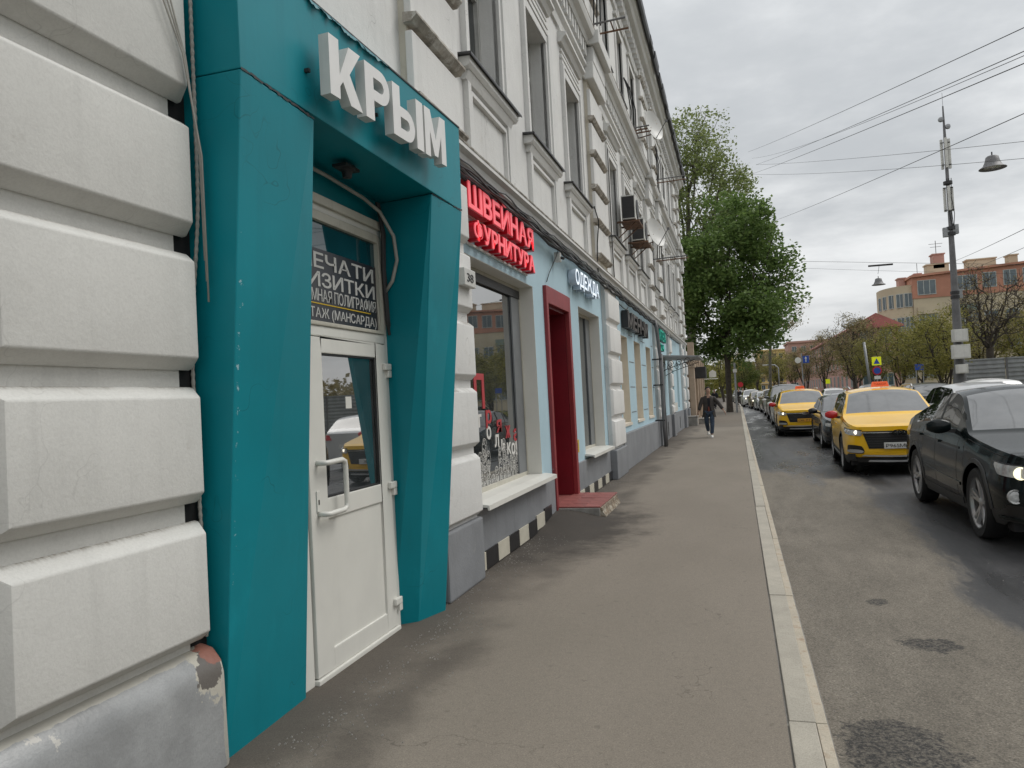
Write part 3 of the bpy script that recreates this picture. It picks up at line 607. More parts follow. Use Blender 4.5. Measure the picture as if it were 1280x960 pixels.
tm = MB().box(0, .222, 0, .24, 0, .016).mesh('step_tile', M['steptile'], bevel=.003)

# ================================================================ TEAL PORTAL WITH DOOR
po = empty('entrance_portal', (-2.3, 4.4, 0), label='teal clad entrance portal with slanted pillars and a deep recess round the white door', cat='portal')
A0, A1, A2 = (-2.45, 3.12, -.01), (-2.2, 3.12, 3.32), (-2.2, 3.12, 3.97)
B0, B1 = (-2.49, 3.89, -.01), (-2.155, 3.70, 3.262)
D0, D1 = (-2.445, 5.40, -.01), (-2.078, 5.19, 3.212)
E0, E1, E2 = (-2.35, 5.73, -.01), (-2.03, 5.70, 3.19), (-2.02, 5.70, 3.86)
def back(p, x=-2.60, dy=0): return (x, p[1] + dy, p[2])
g = .004
def dz(p, d): return (p[0], p[1], p[2] + d)
mid = (-2.365, 3.135, 1.1)
b = MB().hexa([A0, B0, back(B0), back(A0), dz(A1, -g), dz(B1, -g), dz(back(B1, dy=.22), -g), dz(back(A1), -g)]); b.build('left_pillar', M['teal'], po, bevel=.007)
b = MB().hexa([D0, E0, back(E0), back(D0, dy=-.13), dz(D1, -g), dz(E1, -g), dz(back(E1), -g), dz(back(D1, dy=.08), -g)]); b.build('right_pillar', M['teal'], po, bevel=.007)
b = MB().hexa([A1, E1, back(E1), back(A1), A2, E2, back(E2), back(A2)]); b.build('lintel', M['teal'], po, bevel=.006)
# ragged seam and flaking top edge
b = MB(); rnd = random.Random(4); n = 60
def lerp(a, c, t): return tuple(a[i] + (c[i] - a[i]) * t for i in range(3))
for a, c in ((A1, B1), (D1, E1)):
    b = MB()
    for k in range(26):
        p, q = lerp(a, c, k / 26), lerp(a, c, (k + 1) / 26); h0, h1 = rnd.uniform(.003, .012), rnd.uniform(-.008, .002)
        b.add([(p[0] + .003, p[1], p[2] + h1), (q[0] + .003, q[1], q[2] + h1), (q[0] + .003, q[1], q[2] + h0), (p[0] + .003, p[1], p[2] + h0)], [(0, 1, 2, 3)])
    b.build('seam_gap', M['dark'], po, fix=False)
b = MB()
for k in range(34):
    t = .15 + .42 * k / 34; p = lerp(A2, E2, t); q = lerp(A2, E2, t + .013); s = rnd.uniform(.015, .05) * (1 if .2 < t < .5 else .4)
    b.add([(p[0] + .002, p[1], p[2]), (q[0] + .002, q[1], q[2]), (q[0] + .012 + s * .4, q[1], q[2] - s * rnd.uniform(.6, 1.1)), (p[0] + .012 + s * .3, p[1] + .005, p[2] - s)], [(0, 1, 2, 3)])
b.build('flaking_edge', M['tealworn'], po, fix=False)
b = MB(); b.tube([lerp(A2, E2, t / 10) for t in range(11)], .008, 4); b.build('top_strip', M['dark'], po)
b = MB().box(-2.57, -2.548, 3.72, 5.29, 3.035, 3.26); b.build('back_panel', M['teal'], po)
# frame, transom, door
XD = -2.56
b = MB()
b.box(XD - .03, XD + .03, 3.93, 4.06, -.005, 3.03); b.box(XD - .03, XD + .03, 5.215, 5.275, -.005, 3.03); b.box(XD - .03, XD + .03, 4.06, 5.215, 2.94, 3.03); b.box(XD - .03, XD + .03, 4.06, 5.215, 2.13, 2.20); b.box(XD - .04, XD + .06, 4.06, 5.215, -.005, .03)
fr = b.build('frame', M['upvc'], po, bevel=.008)
b = MB().box(XD + .031, XD + .055, 3.92, 5.29, 2.985, 3.045); b.build('frame_drip', M['upvcold'], fr, bevel=.006)
b = MB().box(XD - .02, XD + .042, 4.06, 4.14, 2.20, 2.94).box(XD - .02, XD + .042, 5.15, 5.215, 2.20, 2.94).box(XD - .02, XD + .042, 4.14, 5.15, 2.20, 2.225).box(XD - .02, XD + .042, 4.14, 5.15, 2.88, 2.94)
tr = b.build('transom', M['upvcold'], po, bevel=.006)
M['tealglass'] = pm('transom_glass', (.004, .05, .065), .03, .3, 1.5, 0, spec=.9)
MB().quad((XD + .012, 4.14, 2.225), (XD + .012, 5.15, 2.225), (XD + .012, 5.15, 2.88), (XD + .012, 4.14, 2.88)).build('pane', M['tealglass'], tr, fix=False)
MB().box(XD + .014, XD + .019, 3.90, 5.145, 2.225, 2.70).build('poster', M['poster'], tr)
XP = XD + .0225
text('ПЕЧАТИ', M['posterink'], (XP, 4.10, 2.575), 1.00, .098, .003, .012, parent=tr, name='poster_print', joined=True)
text('ВИЗИТКИ', M['posterink'], (XP, 4.06, 2.455), 1.05, .094, .003, .012, parent=tr, name='poster_print', joined=True)
text('РЕКЛАМНАЯ ПОЛИГРАФИЯ', M['posterink'], (XP, 3.94, 2.358), 1.18, .080, .003, .0, parent=tr, name='poster_print', joined=True)
MB().box(XP - .001, XP + .001, 3.95, 5.03, 2.338, 2.345).build('poster_line', M['posteryel'], tr)
text('3 ЭТАЖ (МАНСАРДА)', M['posterink'], (XP, 4.06, 2.252), 1.06, .064, .003, .005, parent=tr, name='poster_print', joined=True)
y0, y1, z0, z1 = 4.075, 5.20, .035, 2.12; gy0, gy1, gz0, gz1 = 4.27, 5.03, 1.10, 2.02
b = MB(); X0, X1 = XD - .03, XD + .045
b.box(X0, X1, y0, gy0, z0, z1); b.box(X0, X1, gy1, y1, z0, z1); b.box(X0, X1, gy0, gy1, gz1, z1); b.box(X0, X1, gy0, gy1, gz0 - .13, gz0); b.box(X0, X1, gy0, gy1, z0, z0 + .13)
do = b.build('door', M['upvc'], po, bevel=.007, label='scuffed white plastic door with a dark glass upper half')
MB().box(X0, X1 - .012, gy0 - .004, gy1 + .004, z0 + .128, gz0 - .128).build('lower_panel', M['upvc'], do)
b = MB(); gs = X1 - .008
b.box(X1 - .02, gs, gy0, gy0 + .012, gz0, gz1); b.box(X1 - .02, gs, gy1 - .012, gy1, gz0, gz1); b.box(X1 - .02, gs, gy0 + .012, gy1 - .012, gz0, gz0 + .012); b.box(X1 - .02, gs, gy0 + .012, gy1 - .012, gz1 - .012, gz1); b.build('gasket', M['dark'], do)
MB().quad((XD + .02, gy0, gz0), (XD + .02, gy1, gz0), (XD + .02, gy1, gz1), (XD + .02, gy0, gz1)).build('pane', M['glass2'], do, fix=False)
MB().box(XD + .021, XD + .023, 4.60, 4.68, 1.66, 1.74).build('note', M['upvc'], do)
b = MB(); xh = X1 + .065
b.tube([(X1 - .01, 4.16, 1.33), (xh - .02, 4.16, 1.33), (xh, 4.18, 1.33), (xh, 4.36, 1.335), (xh, 4.395, 1.32), (xh, 4.40, 1.29), (xh, 4.40, 1.06), (xh, 4.395, 1.03), (xh, 4.36, 1.015), (xh, 4.18, 1.015), (xh - .02, 4.16, 1.015), (X1 - .01, 4.16, 1.015)], .017, 10)
b.build('handle', M['upvc'], do, smooth=True)
b = MB().box(X1, X1 + .008, 4.135, 4.175, 1.03, 1.16); lk = b.build('lock_plate', M['upvc'], do, bevel=.003)
MB().box(X1 + .008, X1 + .010, 4.149, 4.161, 1.075, 1.105).build('keyhole', M['dark'], do)
for z in (1.93, 1.05, .19):
    MB().box(X1, X1 + .028, 5.13, 5.235, z, z + .05).box(X1 - .01, X1 + .022, 5.19, 5.245, z - .055, z).build('hinge', M['upvc'], do, bevel=.008)
# soffit lamp and loose conduit inside the recess
lampo = empty('soffit_lamp', (-2.35, 4.42, 3.2), label='small black lamp fixed under the teal portal ceiling above the door', cat='lamp')
MB().lathe([(.0, .0), (.055, 0), (.06, -.02), (.035, -.035), (.03, -.075), (.0, -.08)], 14, c=(-2.35, 4.42, 3.23)).box(-2.40, -2.30, 4.32, 4.5, 3.205, 3.225).build('lamp_body', M['dark'], lampo, smooth=40)
co = empty('door_cables', (-2.45, 5.2, 2), label='grey corrugated conduit and black wires looping beside the transom', cat='cable')
MB().tube([(-2.50, 3.8, 3.19), (-2.5, 4.42, 3.19), (-2.49, 4.9, 3.16), (-2.46, 5.10, 3.1), (-2.40, 5.19, 2.93), (-2.39, 5.21, 2.75), (-2.44, 5.22, 2.6), (-2.51, 5.23, 2.52)], .014, 8).build('conduit', M['hose'], co, smooth=True)
for dy in (0, .03): MB().tube([(-2.49, 5.12 + dy, 3.18), (-2.48, 5.17 + dy, 2.95), (-2.50, 5.19 + dy, 2.7), (-2.50, 5.22 + dy, 2.3), (-2.5, 5.25 + dy, 2.2)], .012, 6).build('wire', M['dark'], co)
MB().tube([(-2.5, 5.27, 2.5), (-2.48, 5.34, 2.3), (-2.49, 5.35, 2.1), (-2.5, 5.29, 2.0)], .003, 4).build('wire', M['dark'], co)
# cables in the gap left of the portal
cg = empty('wall_cables', (-2.4, 3.08, 2), label='grey ribbed conduit and thin cables running down between the rusticated pilaster and the teal portal', cat='cable')
b = MB(); pts = []
for k in range(205):
    z = .6 + k * .02; e_ = min(1, max(0, (z - 1.9) / .9)); pts.append((-2.512 + .067 * e_ * e_ * (3 - 2 * e_) + .006 * math.sin(z * 2.1), 3.085 + .004 * math.sin(z * 3), z))
b.tube(pts, [.0105 if k % 2 else .0075 for k in range(205)], 8); b.build('ribbed_conduit', M['hose'], cg, smooth=False)
for q, (dx, f) in enumerate(((.0, .10), (.006, .17), (.012, .26))):
    MB().tube([(-2.41 + dx, 3.07, 2.4 - q * .1), (-2.408 + dx, 3.062, 2.9), (-2.40 + dx, 3.0 - f * .2, 3.35), (-2.40 + dx, 2.93 - f * .6, 3.65), (-2.40, 2.80 - f, 3.95)], .0045, 6).build('cable', M['hose'], cg, smooth=True)

# ================================================================ SIGNS
s1 = empty('shop_sign', (-2.1, 4.3, 3.5), label='large white block letters reading КРЫМ on the teal portal lintel', cat='sign')
aw = Vector((E1[0] - A1[0], E1[1] - A1[1], E2[2] * 0)); aw.normalize(); nn_ = aw.cross(Vector((0, 0, 1)))
DV = Matrix((( aw.x, 0, nn_.x), (aw.y, 0, nn_.y), (0, 1, nn_.z)))
def slab(polys, x0, h, w, d=.065):
    b = MB(); nrm = DV @ Vector((0, 0, 1))
    for pl in polys:
        n = len(pl); fr_ = [DV @ Vector((x0 + p[0] * w, p[1] * h, 0)) for p in pl]; bk = [q - nrm * d for q in fr_]; o_ = Vector((-2.026, 3.67, 3.375))
        b.add([q + o_ for q in fr_] + [q + o_ for q in bk], [tuple(range(n)), tuple(range(2 * n - 1, n - 1, -1))] + [(k, k + n, (k + 1) % n + n, (k + 1) % n) for k in range(n)])
    return b
def bowl(cy, xc=.50, ro=.31, ri=.11):
    out = [[(.27, cy + ri), (xc, cy + ri), (xc, cy + ro), (.27, cy + ro)], [(.27, cy - ro), (xc, cy - ro), (xc, cy - ri), (.27, cy - ri)]]
    for k in range(12):
        a0, a1 = -math.pi / 2 + math.pi * k / 12, -math.pi / 2 + math.pi * (k + 1) / 12
        out.append([(xc + ri * math.cos(a0), cy + ri * math.sin(a0)), (xc + ro * math.cos(a0), cy + ro * math.sin(a0)), (xc + ro * math.cos(a1), cy + ro * math.sin(a1)), (xc + ri * math.cos(a1), cy + ri * math.sin(a1))])
    return out
stem = [(0, 0), (.27, 0), (.27, 1), (0, 1)]
LT = [([stem, [(.27, .40), (.56, 1), (.90, 1), (.56, .53), (.92, 0), (.57, 0), (.36, .33), (.27, .22)]], 0, .36), ([stem] + bowl(.69), .37, .36), ([stem] + bowl(.31), .70, .36), ([stem], 1.02, .36),
      ([[(0, 0), (0, 1), (.27, 1), (.5, .42), (.73, 1), (1, 1), (1, 0), (.77, 0), (.77, .56), (.58, .08), (.42, .08), (.23, .56), (.23, 0)]], 1.145, .33)]
for polys, x0, w in LT:
    lo_ = slab(polys, x0, .335, w).build('letter', M['signwhite'], s1, bevel=0); lo_.data.materials.append(M['signface']); nn2 = DV @ Vector((0, 0, 1))
    for p in lo_.data.polygons:
        if p.normal.dot(nn2) > .8: p.material_index = 1
for k in range(5): 
    t = .2 + k * .14; p = lerp(A1, E1, t); MB().box(p[0] - .0, p[0] + .03, p[1], p[1] + .02, 3.5, 3.52).build('bracket', M['dark'], s1)
s2 = empty('shop_sign', (-2.4, 8.1, 3.5), label='red illuminated letters reading ШВЕЙНАЯ ФУРНИТУРА above the first shop window', cat='sign')
for body, y, z, w, h in (('ШВЕЙНАЯ', 6.90, 3.555, 2.42, .245), ('ФУРНИТУРА', 7.02, 3.27, 2.30, .185)):
    text(body, M['signred'], (-2.385, y, z), w, h, .11, .055, parent=s2, gap=.13, name='letter_body', advb=.0)
    text(body, M['signpink'], (-2.376, y, z), w, h, .012, .022, parent=s2, gap=.13, name='letter_face', advb=.0)
    MB().box(-2.5, -2.475, y + .05, y + w, z - .035, z - .015).build('rail', M['signwhite'], s2)
s3_ = empty('shop_sign', (-2.4, 12.8, 3.5), label='white lit letters reading ОДЕЖДА above the second shop window', cat='sign')
text('ОДЕЖДА', M['signlitside'], (-2.36, 11.85, 3.475), 2.12, .24, .12, .018, parent=s3_, gap=.08, name='letter', mat2=M['signlit'])
s4 = empty('shop_sign', (-2.4, 19, 3.4), label='black raised letters on the light blue wall above the three blind windows', cat='sign')
text('МЕНЧИ', M['signblack'], (-2.33, 17.6, 3.24), 4.1, .37, .15, .03, parent=s4, gap=.08, name='letter', mat2=M['signbrown'])
s5 = empty('shop_sign', (-2.4, 26, 3.4), label='small two row green lettered sign beyond the black letter sign', cat='sign')
for body, y, z, w, h in (('АПТЕКА', 24.7, 3.40, 2.3, .34), ('24', 24.9, 3.06, 1.3, .24)):
    text(body, M['signgreend'], (-2.30, y, z), w, h, .12, .02, parent=s5, gap=.04, name='letter', mat2=M['signgreen'])
nb = empty('number_box', (-2.33, 6.5, 2.8), label='little white box with house number on the pilaster beside the teal portal', cat='sign')
MB().box(-2.36, -2.29, 6.42, 6.72, 2.72, 2.88).build('box_body', M['acwhite'], nb, bevel=.008)
text('38', M['plateink'], (-2.285, 6.48, 2.76), .17, .08, .004, .0, parent=nb, name='print', joined=True)
ys = MB().box(XW + .001, XW + .005, 11.86, 12.06, .78, .98).build('door_sticker', M['posteryel']); tag(ys, 'small yellow notice stuck on the blue wall between red doorway and second window', 'sticker')
text('!', M['plateink'], (XW + .006, 11.94, .81), .03, .13, .002, .01, parent=ys, name='print', joined=True)
# window film on the first shop window
wf = empty('window_film', (-2.7, 8, 1), label='red and white lettering with white lace flowers stuck on the first shop window', cat='window sticker')
XG = XW - .207
def curve_text(body, mat, pts, h, w):
    n = len(body); 
    for k, ch in enumerate(body):
        if ch == ' ': continue
        t = k / max(1, n - 1) * (len(pts) - 1); i = min(int(t), len(pts) - 2); f = t - i
        y = pts[i][0] + (pts[i + 1][0] - pts[i][0]) * f; z = pts[i][1] + (pts[i + 1][1] - pts[i][1]) * f
        text(ch, mat, (XG + .003, y, z), w, h, .003, .02, parent=wf, name='film_letter')
text('П', M['redink'], (XG + .003, 7.70, 1.60), .34, .36, .004, .03, parent=wf, name='film_letter')
curve_text('ряжа', M['redink'], [(8.05, 1.42), (8.6, 1.24), (9.1, 1.16)], .19, .20)
curve_text('не только!', M['whiteink'], [(7.02, 1.75), (7.5, 1.5), (8.2, 1.17), (8.75, 1.02), (9.15, .98)], .18, .16)
b = MB(); rnd = random.Random(9)
def ring(cy, cz, r, t=.006, n=14, sq=1.25):
    for k in range(n):
        a0, a1 = 2 * math.pi * k / n, 2 * math.pi * (k + 1) / n
        b.quad((XG + .002, cy + math.cos(a0) * r, cz + math.sin(a0) * r * sq), (XG + .002, cy + math.cos(a1) * r, cz + math.sin(a1) * r * sq), (XG + .002, cy + math.cos(a1) * (r - t), cz + math.sin(a1) * (r - t) * sq), (XG + .002, cy + math.cos(a0) * (r - t), cz + math.sin(a0) * (r - t) * sq))
for st_ in range(17):
    cy = 7.05 + st_ * .145 + rnd.uniform(-.03, .03); top = 1.0 + .2 * math.sin(st_ * 1.3) + (.14 if st_ > 12 else 0); z = .76
    while z < top:
        r = rnd.uniform(.045, .085); ring(cy + rnd.uniform(-.03, .03), z, r)
        for q in range(7):
            a = q * 2 * math.pi / 7 + rnd.random(); ring(cy + math.cos(a) * r * .62, z + math.sin(a) * r * .75, r * .24, .005, 8)
        z += r * 1.35
b.build('lace_flowers', M['whiteink'], wf, fix=False)
# ================================================================ FACADE FITTINGS
def cable_run(pts, r, label, name='facade_cable', n=5, mat='cable'):
    o = MB().tube(pts, r, n).build(name, M[mat], smooth=True); return tag(o, label, 'cable')
rnd = random.Random(21)
cb = empty('cable_bundle', (-2.35, 10, 3.95), label='sagging bundle of black cables hung along the ledge above the shop signs', cat='cable')
for q in range(6):
    pts = []; y = 5.9
    while y < 16.8 + q * 3.5:
        ph = (y + q * .37) / 1.15; pts.append((-2.36 + .035 * math.cos(q * 1.9) + rnd.uniform(-.006, .006), y, 3.93 - .018 * q + .035 * abs(math.sin(ph * math.pi)) * -1 + rnd.uniform(-.008, .008))); y += .23
    MB().tube(pts, .010 + .004 * (q % 3), 5).build('cable', M['cable'] if q % 4 else M['galvdark'], cb)
pts = [(-2.36, 10.8, 3.9), (-2.42, 10.75, 3.7), (-2.47, 10.5, 3.45), (-2.48, 10.35, 3.3)]
cable_run(pts, .006, 'thin loose wire dangling on the light blue wall near the red doorway')
cm = empty('wall_camera', (-2.4, 10.9, 3.75), label='tiny white security camera under the ledge over the red doorway', cat='camera')
MB().box(-2.47, -2.38, 10.85, 10.95, 3.66, 3.8).build('camera_body', M['acwhite'], cm, bevel=.01); MB().tube([(-2.38, 10.9, 3.72), (-2.33, 10.88, 3.70)], .02, 8).build('lens', M['dark'], cm)
for i, (pts, lab) in enumerate((([(-2.3, 13.6, 5.1), (-2.29, 13.95, 4.9), (-2.34, 13.97, 4.5), (-2.36, 13.98, 4.2), (-2.36, 14.0, 3.95)], 'grey pipe dropping from the third window sill to the cable ledge'),
        ([(-2.34, 16.4, 3.62), (-2.34, 17.0, 3.6), (-2.36, 17.6, 3.62), (-2.4, 18.2, 3.75)], 'wire leading to the black letter sign'),
        ([(-2.40, 16.3, 7.0), (-2.41, 16.35, 6.2), (-2.42, 16.36, 5.0), (-2.42, 16.4, 4.2)], 'thin cable dropping beside the second upper pilaster'))):
    cable_run(pts, .012, lab)
def ac_unit(y, z, label):
    r = empty('air_conditioner', (-2.45, y, z), label=label, cat='air conditioner', group='air conditioners on the facade')
    MB().box(.10, .42, 0, .78, 0, .56).build('casing', M['acwhite'], r, bevel=.015, local=True)
    MB().box(.12, .40, -.004, .001, .03, .53).build('side_grille', M['dark'], r, local=True)
    b = MB().lathe([(.0, .0), (.22, .0), (.235, .012), (.22, .02), (.0, .02)], 20, axis='x', c=(.42, .36, .28)); b.build('fan_guard', M['dark'], r, local=True)
    for yy in (.08, .66): MB().box(-.03, .50, yy, yy + .04, -.05, -.01).add([(-.03, yy, -.4), (-.03, yy + .03, -.4), (.4, yy + .03, -.05), (.4, yy, -.05), (.0, yy, -.4), (.0, yy + .03, -.4), (.44, yy + .03, -.05), (.44, yy, -.05)], [(0, 1, 2, 3), (4, 5, 6, 7), (0, 3, 7, 4), (1, 2, 6, 5)]).build('bracket', M['rust'], r, local=True)
    MB().box(.08, .5, -.06, .84, -.075, -.05).build('drip_tray', M['rust'], r, local=True)
    return r
ac_unit(17.6, 5.72, 'white air conditioner on rusty brackets, the upper left one of two beside the middle window')
ac_unit(19.3, 5.55, 'white air conditioner on rusty brackets, the lower right one of two, next to the dish')
def dish(loc, r, aim, label, col='dish'):
    e = empty('satellite_dish', loc, label=label, cat='satellite dish', group='satellite dishes on the facade')
    d = Vector(aim).normalized(); q = d.to_track_quat('Z', 'Y').to_matrix()
    b = MB().lathe([(0, 0)] + [(r * k / 6, .16 * r * (k / 6) ** 2 * 1.6) for k in range(1, 7)] + [(r * 1.01, .16 * r * 1.6 - .01), (r * .5, .0), (0, -.02)], 28)
    b.v = [tuple(q @ Vector(v)) for v in b.v]; b.build('reflector', M[col], e, smooth=60, local=True)
    a = q @ Vector((0, -r * .9, .2 * r)); f = q @ Vector((0, -.15 * r, r * 1.15))
    MB().tube([tuple(a), tuple(f)], .012, 6).box(f.x - .03, f.x + .03, f.y - .03, f.y + .03, f.z - .03, f.z + .03).build('feed_arm', M['galvdark'], e, local=True)
    w = Vector((-2.45 - loc[0], -.25, -.15))
    MB().tube([(0, 0, -.03), tuple(w * .5), tuple(w)], .022, 6).tube([(0, -.1, -.25), tuple(w + Vector((0, .1, -.2)))], .015, 6).build('wall_bracket', M['rust'], e, local=True)
    return e
dish((-1.88, 21.1, 9.0), .42, (1, -.5, .2), 'white satellite dish with a rust stain high on the third floor')
dish((-1.93, 20.6, 5.95), .40, (1, -.5, .25), 'clean white satellite dish just beyond the lower air conditioner')
def rack(y, z, L, label):
    e = empty('wall_bracket', (-2.45, y, z), label=label, cat='bracket')
    for k, dy in enumerate((0, .45)):
        MB().tube([(-.05, dy, 0), (L, dy, .02)], .02, 6).build('arm', M['rust' if k else 'galvdark'], e, local=True)
    MB().tube([(L * .6, 0, .02), (L * .6, .45, .02)], .015, 5).build('crossbar', M['rust'], e, local=True)
    for q in range(3): MB().tube([(.1 + q * .07, .1, 0), (.14 + q * .06, .05, .5), (.08 + q * .03, .0, 1.1), (0, 0, 1.4)], .016, 5).build('wire', M['cable'], e, local=True)
    return e
rack(14.9, 9.05, .75, 'rusty empty bracket with hanging wires high on the near end of the third floor')
rack(20.3, 8.75, .6, 'rusty bracket bearing wires just below the stained satellite dish')
rack(27.5, 9.3, 1.1, 'thin antenna bracket sticking out near the far end of the third floor')
rack(26.0, 6.2, 1.1, 'thin metal arm sticking out of the second floor past the air conditioners')
# downpipe, canopy, iron grille door, far steps
dp = empty('downpipe', (-2.2, 24.1, 0), label='grey downpipe on the facade at the near end of the small canopy', cat='downpipe')
MB().tube([(-2.22, 23.95, 0), (-2.24, 23.95, .6), (-2.25, 23.98, 2.8), (-2.32, 24.0, 3.7), (-2.36, 24.0, 3.95)], .055, 10).build('pipe', M['galvdark'], dp, smooth=True)
MB().tube([(-2.22, 24.35, 0), (-2.24, 24.35, 2.9)], .035, 8).build('pipe', M['galvdark'], dp, smooth=True)
for z in (.8, 1.9, 2.7): MB().box(-2.5, -2.2, 23.9, 24.05, z, z + .04).build('clamp', M['dark'], dp)
ca = empty('canopy', (-1.9, 26, 2.8), label='narrow grey entrance canopy on wrought scroll brackets by the downpipe', cat='canopy')
MB().hexa([(-2.5, 25.5, 2.86), (-1.15, 25.5, 2.78), (-1.15, 28.6, 2.78), (-2.5, 28.6, 2.86), (-2.5, 25.5, 2.93), (-1.15, 25.5, 2.83), (-1.15, 28.6, 2.83), (-2.5, 28.6, 2.93)]).build('canopy_roof', M['galv'], ca, bevel=.01)
for y in (25.6, 28.4):
    b = MB()
    for k in range(4):
        c = (-2.35 + k * .27, y, 2.58 + .03 * k); b.tube([(c[0] + .11 * (1 - t / 22) * math.cos(t * .5), y, c[2] + .13 * (1 - t / 22) * math.sin(t * .5)) for t in range(18)], .011, 4)
    b.tube([(-2.5, y, 2.3), (-2.2, y, 2.45), (-1.3, y, 2.72)], .012, 5); b.build('scroll_bracket', M['dark'], ca)
wb = empty('white_banner', (-2.42, 31.5, 1.6), label='white board leaning in the recess beyond the canopy', cat='board')
MB().box(-2.45, -2.42, 30.5, 32.3, .9, 1.25).build('board', M['upvc'], wb)
# beige neighbour
nb2 = empty('annex_building', (-5, 45, 0), label='low beige annex with pillars and dark openings past the end of the white building', cat='building')
M['beige'] = pm('beige_render', (.42, .33, .25), .85, .12, 1.5, .4, 30, streak=.25, dirt=(.3, .22, .17), dthr=(.55, .75))
b = MB(); b.box(-9, -2.35, 40.2, 52, 0, 3.55); b.box(-9.2, -2.25, 40.1, 52.1, 3.552, 3.75); b.build('wall', M['beige'], nb2)
for y, w in ((40.0, .55), (43.0, .4), (46.0, .4), (49.0, .4), (51.7, .4)):
    b = MB().box(-2.36, -2.08, y, y + w, 0, 3.0).box(-2.36, -2.02, y - .06, y + w + .06, 2.9, 3.1).box(-2.36, -2.06, y, y + w, 3.1, 4.2 if w > .5 else 3.5).box(-2.36, -2.0, y - .06, y + w + .06, .0, .3); b.build('pillar', M['beige'], nb2, bevel=.015)
for y in (43.7, 46.8, 49.8): MB().box(-2.36, -2.34, y, y + 1.4, .9, 2.6).build('window', M['glass'], nb2)
ac3 = empty('roller_box', (-2.0, 41, 2.4), label='dark metal box hanging under the annex eave beside the first beige pillar', cat='box')
MB().box(-2.30, -1.55, 41.0, 42.4, 2.35, 2.95).build('box_body', M['dark'], ac3, bevel=.02)
for i, (x0, x1, y0, y1, z, lab, mt) in enumerate(((-2.45, -1.95, 38.0, 38.9, .42, 'pale concrete block at the far corner of the white building', 'upvc'), (-2.3, -1.35, 40.2, 41.6, .22, 'low grey stone step in front of the annex', 'concrete'))):
    o = MB().box(x0, x1, y0, y1, 0, z).box(x0 - .03, x1 + .03, y0 - .03, y1 + .03, z, z + .05).build('stone_step', M['concrete'], bevel=.01); tag(o, lab, 'step')
hs = empty('hanging_sign', (-1.7, 52, 2.6), label='small white house shaped sign hanging from a bracket past the annex', cat='sign')
MB().add([(-1.75, 52, 2.55), (-1.3, 52, 2.55), (-1.3, 52, 2.9), (-1.52, 52, 3.05), (-1.75, 52, 2.9), (-1.75, 52.03, 2.55), (-1.3, 52.03, 2.55), (-1.3, 52.03, 2.9), (-1.52, 52.03, 3.05), (-1.75, 52.03, 2.9)], [(0, 1, 2, 3, 4), (9, 8, 7, 6, 5), (0, 5, 6, 1), (1, 6, 7, 2), (2, 7, 8, 3), (3, 8, 9, 4), (4, 9, 5, 0)]).build('panel', M['upvc'], hs)
MB().tube([(-2.4, 52.02, 2.45), (-1.2, 52.02, 2.45)], .03, 5).build('rail', M['upvc'], hs)

